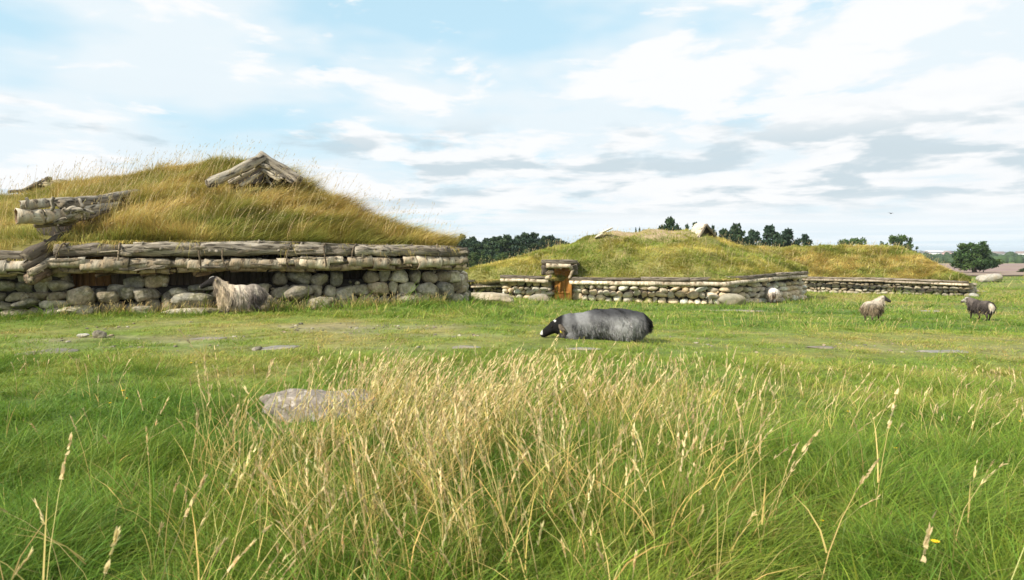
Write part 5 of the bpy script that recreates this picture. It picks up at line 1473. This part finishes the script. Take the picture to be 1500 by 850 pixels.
def stalks(S, x, y, h, wstem, leaves=2, head=1.0, green=0.25, lean_amt=0.30, whead=0.004):
    n = len(x); z = gz(x, y); base = np.stack([x, y, z], 1)
    a = fbm(x * 0.8, y * 0.8, 61) * 9; f = np.stack([np.cos(a), np.sin(a) * 0.5, np.zeros(n)], 1)
    up = np.array([0.02, 0, 1.0]) + rng.normal(0, 0.13, (n, 3)) + f * 0.12; up /= np.linalg.norm(up, axis=1)[:, None]
    lean = (np.array([0.08, -0.02, -0.05]) + f * 0.15 + rng.normal(0, lean_amt * 0.6, (n, 3)) * np.array([1, 1, .15])) * h[:, None]
    g = (rng.random(n) < green)[:, None]
    cA = np.where(g, jit(STRAW_G, n), jit(STRAW_A, n)); cB = jit(STRAW_B, n, 0.2)
    S.add(*blades(base, up, lean, h, np.full(n, wstem) * rng.uniform(.7, 1.3, n), cA, cB, 4))
    # long leaves that spring from the lower stem
    q = np.repeat(np.arange(n), leaves); m = len(q); t = rng.uniform(0.0, 0.35, m)
    p = base[q] + up[q] * (h[q] * t)[:, None]; hh = h[q] * rng.uniform(0.3, 0.65, m)
    d = rng.normal(0, 1, (m, 3)) * np.array([1, 1, 0]); d /= np.linalg.norm(d, axis=1)[:, None]
    u2 = up[q] * 0.9 + d * 0.35; u2 /= np.linalg.norm(u2, axis=1)[:, None]
    lc = np.where((rng.random(m) < 0.45)[:, None], jit(np.array([0.13, 0.19, 0.03]), m), jit(STRAW_A, m))
    S.add(*blades(p, u2, (d * 0.5 + np.array([0, 0, -0.25])) * hh[:, None], hh, wstem * 1.5 * rng.uniform(.7, 1.3, m), lc, lc * 1.05, 3))
    # seed heads: spikelets pressed along the last stretch of the stem
    k = 16; has = np.where(rng.random(n) < head)[0]; q = np.repeat(has, k); m = len(q)
    hl = rng.uniform(0.16, 0.30, n); t = 1 - hl[q] * rng.random(m)
    p = base[q] + up[q] * (h[q] * t)[:, None] + lean[q] * (t * t)[:, None]
    dirn = up[q] * h[q][:, None] + 2 * lean[q] * t[:, None]; dirn /= np.linalg.norm(dirn, axis=1)[:, None]
    u2 = dirn + rng.normal(0, 0.17, (m, 3)); u2 /= np.linalg.norm(u2, axis=1)[:, None]
    hc = jit(HEAD, n, 0.25, 0.05)[q]; tone = jit(hc, m, 0.2, 0.05)
    S.add(*blades(p, u2, np.zeros((m, 3)), rng.uniform(0.018, 0.034, m), whead * rng.uniform(.7, 1.4, m), tone, tone * 1.1, 2))


S = Strips()
x, y = wedge(60000, 2.1, 7.2); k = rng.random(len(x)) < tall_mask(x, y) * 0.18; x, y = x[k], y[k]
hh = (1.42 - 0.152 * y) * rng.uniform(0.32, 1.05, len(x)) * (0.75 + 0.4 * fbm(x * 1.5, y * 1.5, 35)) * (0.72 + 0.28 * sstep(2.4, 3.6, y))
hh = np.where(rng.random(len(x)) < 0.09, hh * 1.20, hh)
stalks(S, x, y, hh, 0.0037, 3, 0.8, lean_amt=0.22, whead=.0060)
print('tall stalks', len(x))
o = S.build('tall_grass', M_STRAW); tag(o, 'clump of tall straw-coloured grass gone to seed in the foreground', 'grass', kind='stuff')
# looser, scattered stalks across the field
S = Strips()
x, y = wedge(1700, 2.1, 9.0); k = rng.random(len(x)) < (0.08 + 0.5 * fbm(x * 0.7, y * 0.7, 37) ** 2) * sstep(8.6, 6.5, y); x, y = x[k], y[k]
stalks(S, x, y, np.minimum(rng.uniform(0.25, 0.55, len(x)), 1.25 - 0.155 * y + 0.1 * rng.random(len(x))).clip(.1), 0.0036, 1, 0.8, whead=.0055)
x, y = wedge(2200, 4.5, 8.0); c_ = x / y; k = (rng.random(len(x)) < 0.75 * sstep(0.15, 0.38, c_) * sstep(.35, .6, fbm(x * 0.6, y * 0.6, 39))); x, y = x[k], y[k]
stalks(S, x, y, np.minimum(rng.uniform(0.18, 0.38, len(x)), 1.3 - 0.155 * y).clip(.1), 0.0032, 1, 0.7)
x, y = wedge(5000, 12.6, 30); k = rng.random(len(x)) < sstep(.5, .7, fbm(x * 0.5, y * 0.5, 38)); x, y = x[k], y[k]
stalks(S, x, y, rng.uniform(0.15, 0.30, len(x)), 0.006, 0, 0.4, whead=.008)
# straw fringe at the foot of the near wall
xs = rng.uniform(wp[0, 0], wp[-4, 0], 900); oo = np.argsort(wp[:, 0]); ys_ = np.interp(xs, wp[oo, 0], wp[oo, 1]) - rng.uniform(0.2, 0.75, 900)
stalks(S, xs, ys_, rng.uniform(0.12, 0.32, 900), 0.006, 1, 0.5, whead=.007)
o = S.build('scattered_stalks', M_STRAW); tag(o, 'single dry seed stalks scattered through the green field', 'grass', kind='stuff')

# a few big blurred seed heads close to the lens
S = Strips()
near = [(215, 690, 2.3, .55), (245, 735, 2.1, .5), (60, 640, 2.2, .6), (110, 780, 1.9, .45), (20, 700, 2.4, .5), (1440, 700, 2.2, .5), (1345, 745, 2.1, .45), (1480, 690, 2.3, .55), (1200, 640, 2.7, .6), (1110, 620, 2.9, .6), (1280, 560, 3.3, .6), (940, 600, 3.2, .65), (730, 560, 3.4, .7), (490, 560, 3.2, .75)]
pts = np.array([P(a, b, c) for a, b, c, e in near]); x = pts[:, 0]; y = pts[:, 1]; hh = pts[:, 2] - gz(x, y)
stalks(S, x, y, np.clip(hh, .3, 1.0), 0.0046, 2, 1.0, 0.1, 0.2, 0.013)
o = S.build('close_stalks', M_STRAW); tag(o, 'long seed stalks standing nearest to the viewer', 'grass', kind='stuff')

# ------------------------------------------------------------------ yellow flowers
FG = 'small yellow flowers in the grass'
for (px, row, d, size, lab) in [(1370, 795, 2.75, .017, 'round yellow flower nearest the lower right corner'), (1204, 778, 3.2, .010, 'tiny yellow flower in the grass left of the biggest one'), (180, 573, 5.6, .016, 'upper of a few yellow flowers left of the lichen boulder'),
                           (186, 584, 5.6, .013, 'lower of a few yellow flowers left of the lichen boulder'), (161, 591, 5.5, .013, 'leftmost of a few yellow flowers left of the lichen boulder'), (226, 583, 5.7, .012, 'rightmost of a few yellow flowers left of the lichen boulder'),
                           (1312, 657, 4.4, .012, 'yellow flower among green blades below the tan sheep'), (1080, 678, 4.2, .012, 'yellow flower at the right edge of the tall dry grass'), (1495, 618, 5.0, .013, 'yellow flower at the right edge of the field'), (1242, 603, 5.4, .011, 'faint yellow flower in the field under the tan sheep'), (280, 536, 7.6, .016, 'yellow flower on the green slope left of the tall grass')]:
    p = P(px, row, d); g = float(gz(p[0], p[1])); hgt = max(p[2] - g, 0.06)
    root = empty('yellow_flower', (p[0], p[1], g), lab, 'flower', FG)
    V, Q, T = tube_arrays([(0.02, 0, 0), (0.01, 0.004, hgt * .5), (0, 0, hgt)], [.0016, .0014, .0012], 6); S = Solid(); S.add(V, [Q, T], (0.12, 0.18, 0.03)); obj('stem', S.mesh('stem'), M_PLAIN, root)
    S = Solid()
    for k in range(12):
        a = k / 12 * 6.283; c = np.array([math.cos(a), math.sin(a), 0.0]); sd_ = np.array([-math.sin(a), math.cos(a), 0]); up_ = np.array([0, 0, 1.0])
        o0 = np.array([0, 0, hgt]); V = np.array([o0 + c * size * .15 - sd_ * size * .1, o0 + c * size * .15 + sd_ * size * .1, o0 + c * size * .75 + sd_ * size * .24 + up_ * size * .35, o0 + c * size * 1.05 + up_ * size * .42, o0 + c * size * .75 - sd_ * size * .24 + up_ * size * .35])
        S.add(V, [[[0, 1, 2, 4]], [[4, 2, 3]]], (0.78, 0.52, 0.015))
    V, F = stone((size * 1.1, size * 1.1, size * .7), 2, 2, 0.05, 0); S.add(V + np.array([0, 0, hgt + size * .25]), [F], (0.62, 0.38, 0.012))
    obj('flower_head', S.mesh('flower_head'), M_PLAIN, root)

# ------------------------------------------------------------------ air
V = np.array([(sx * 14000, yy, zz) for sx in (-1, 1) for yy in (-60, 14000) for zz in (-140.0, 9.0)]); Q = np.array([[0, 1, 3, 2], [4, 6, 7, 5], [0, 4, 5, 1], [2, 3, 7, 6], [0, 2, 6, 4], [1, 5, 7, 3]])
HAZE = True
if HAZE:
    me = np_mesh('haze', V, [Q], (1, 1, 1), False); o = obj('haze', me, None); tag(o, kind='stuff')
    m = bpy.data.materials.new('air'); m.use_nodes = True; N = m.node_tree.nodes; N.clear()
    out = N.new('ShaderNodeOutputMaterial'); pv = N.new('ShaderNodeVolumePrincipled'); pv.inputs['Color'].default_value = (0.80, 0.90, 1.0, 1); pv.inputs['Density'].default_value = 0.00016
    m.node_tree.links.new(pv.outputs[0], out.inputs['Volume']); me.materials.append(m)
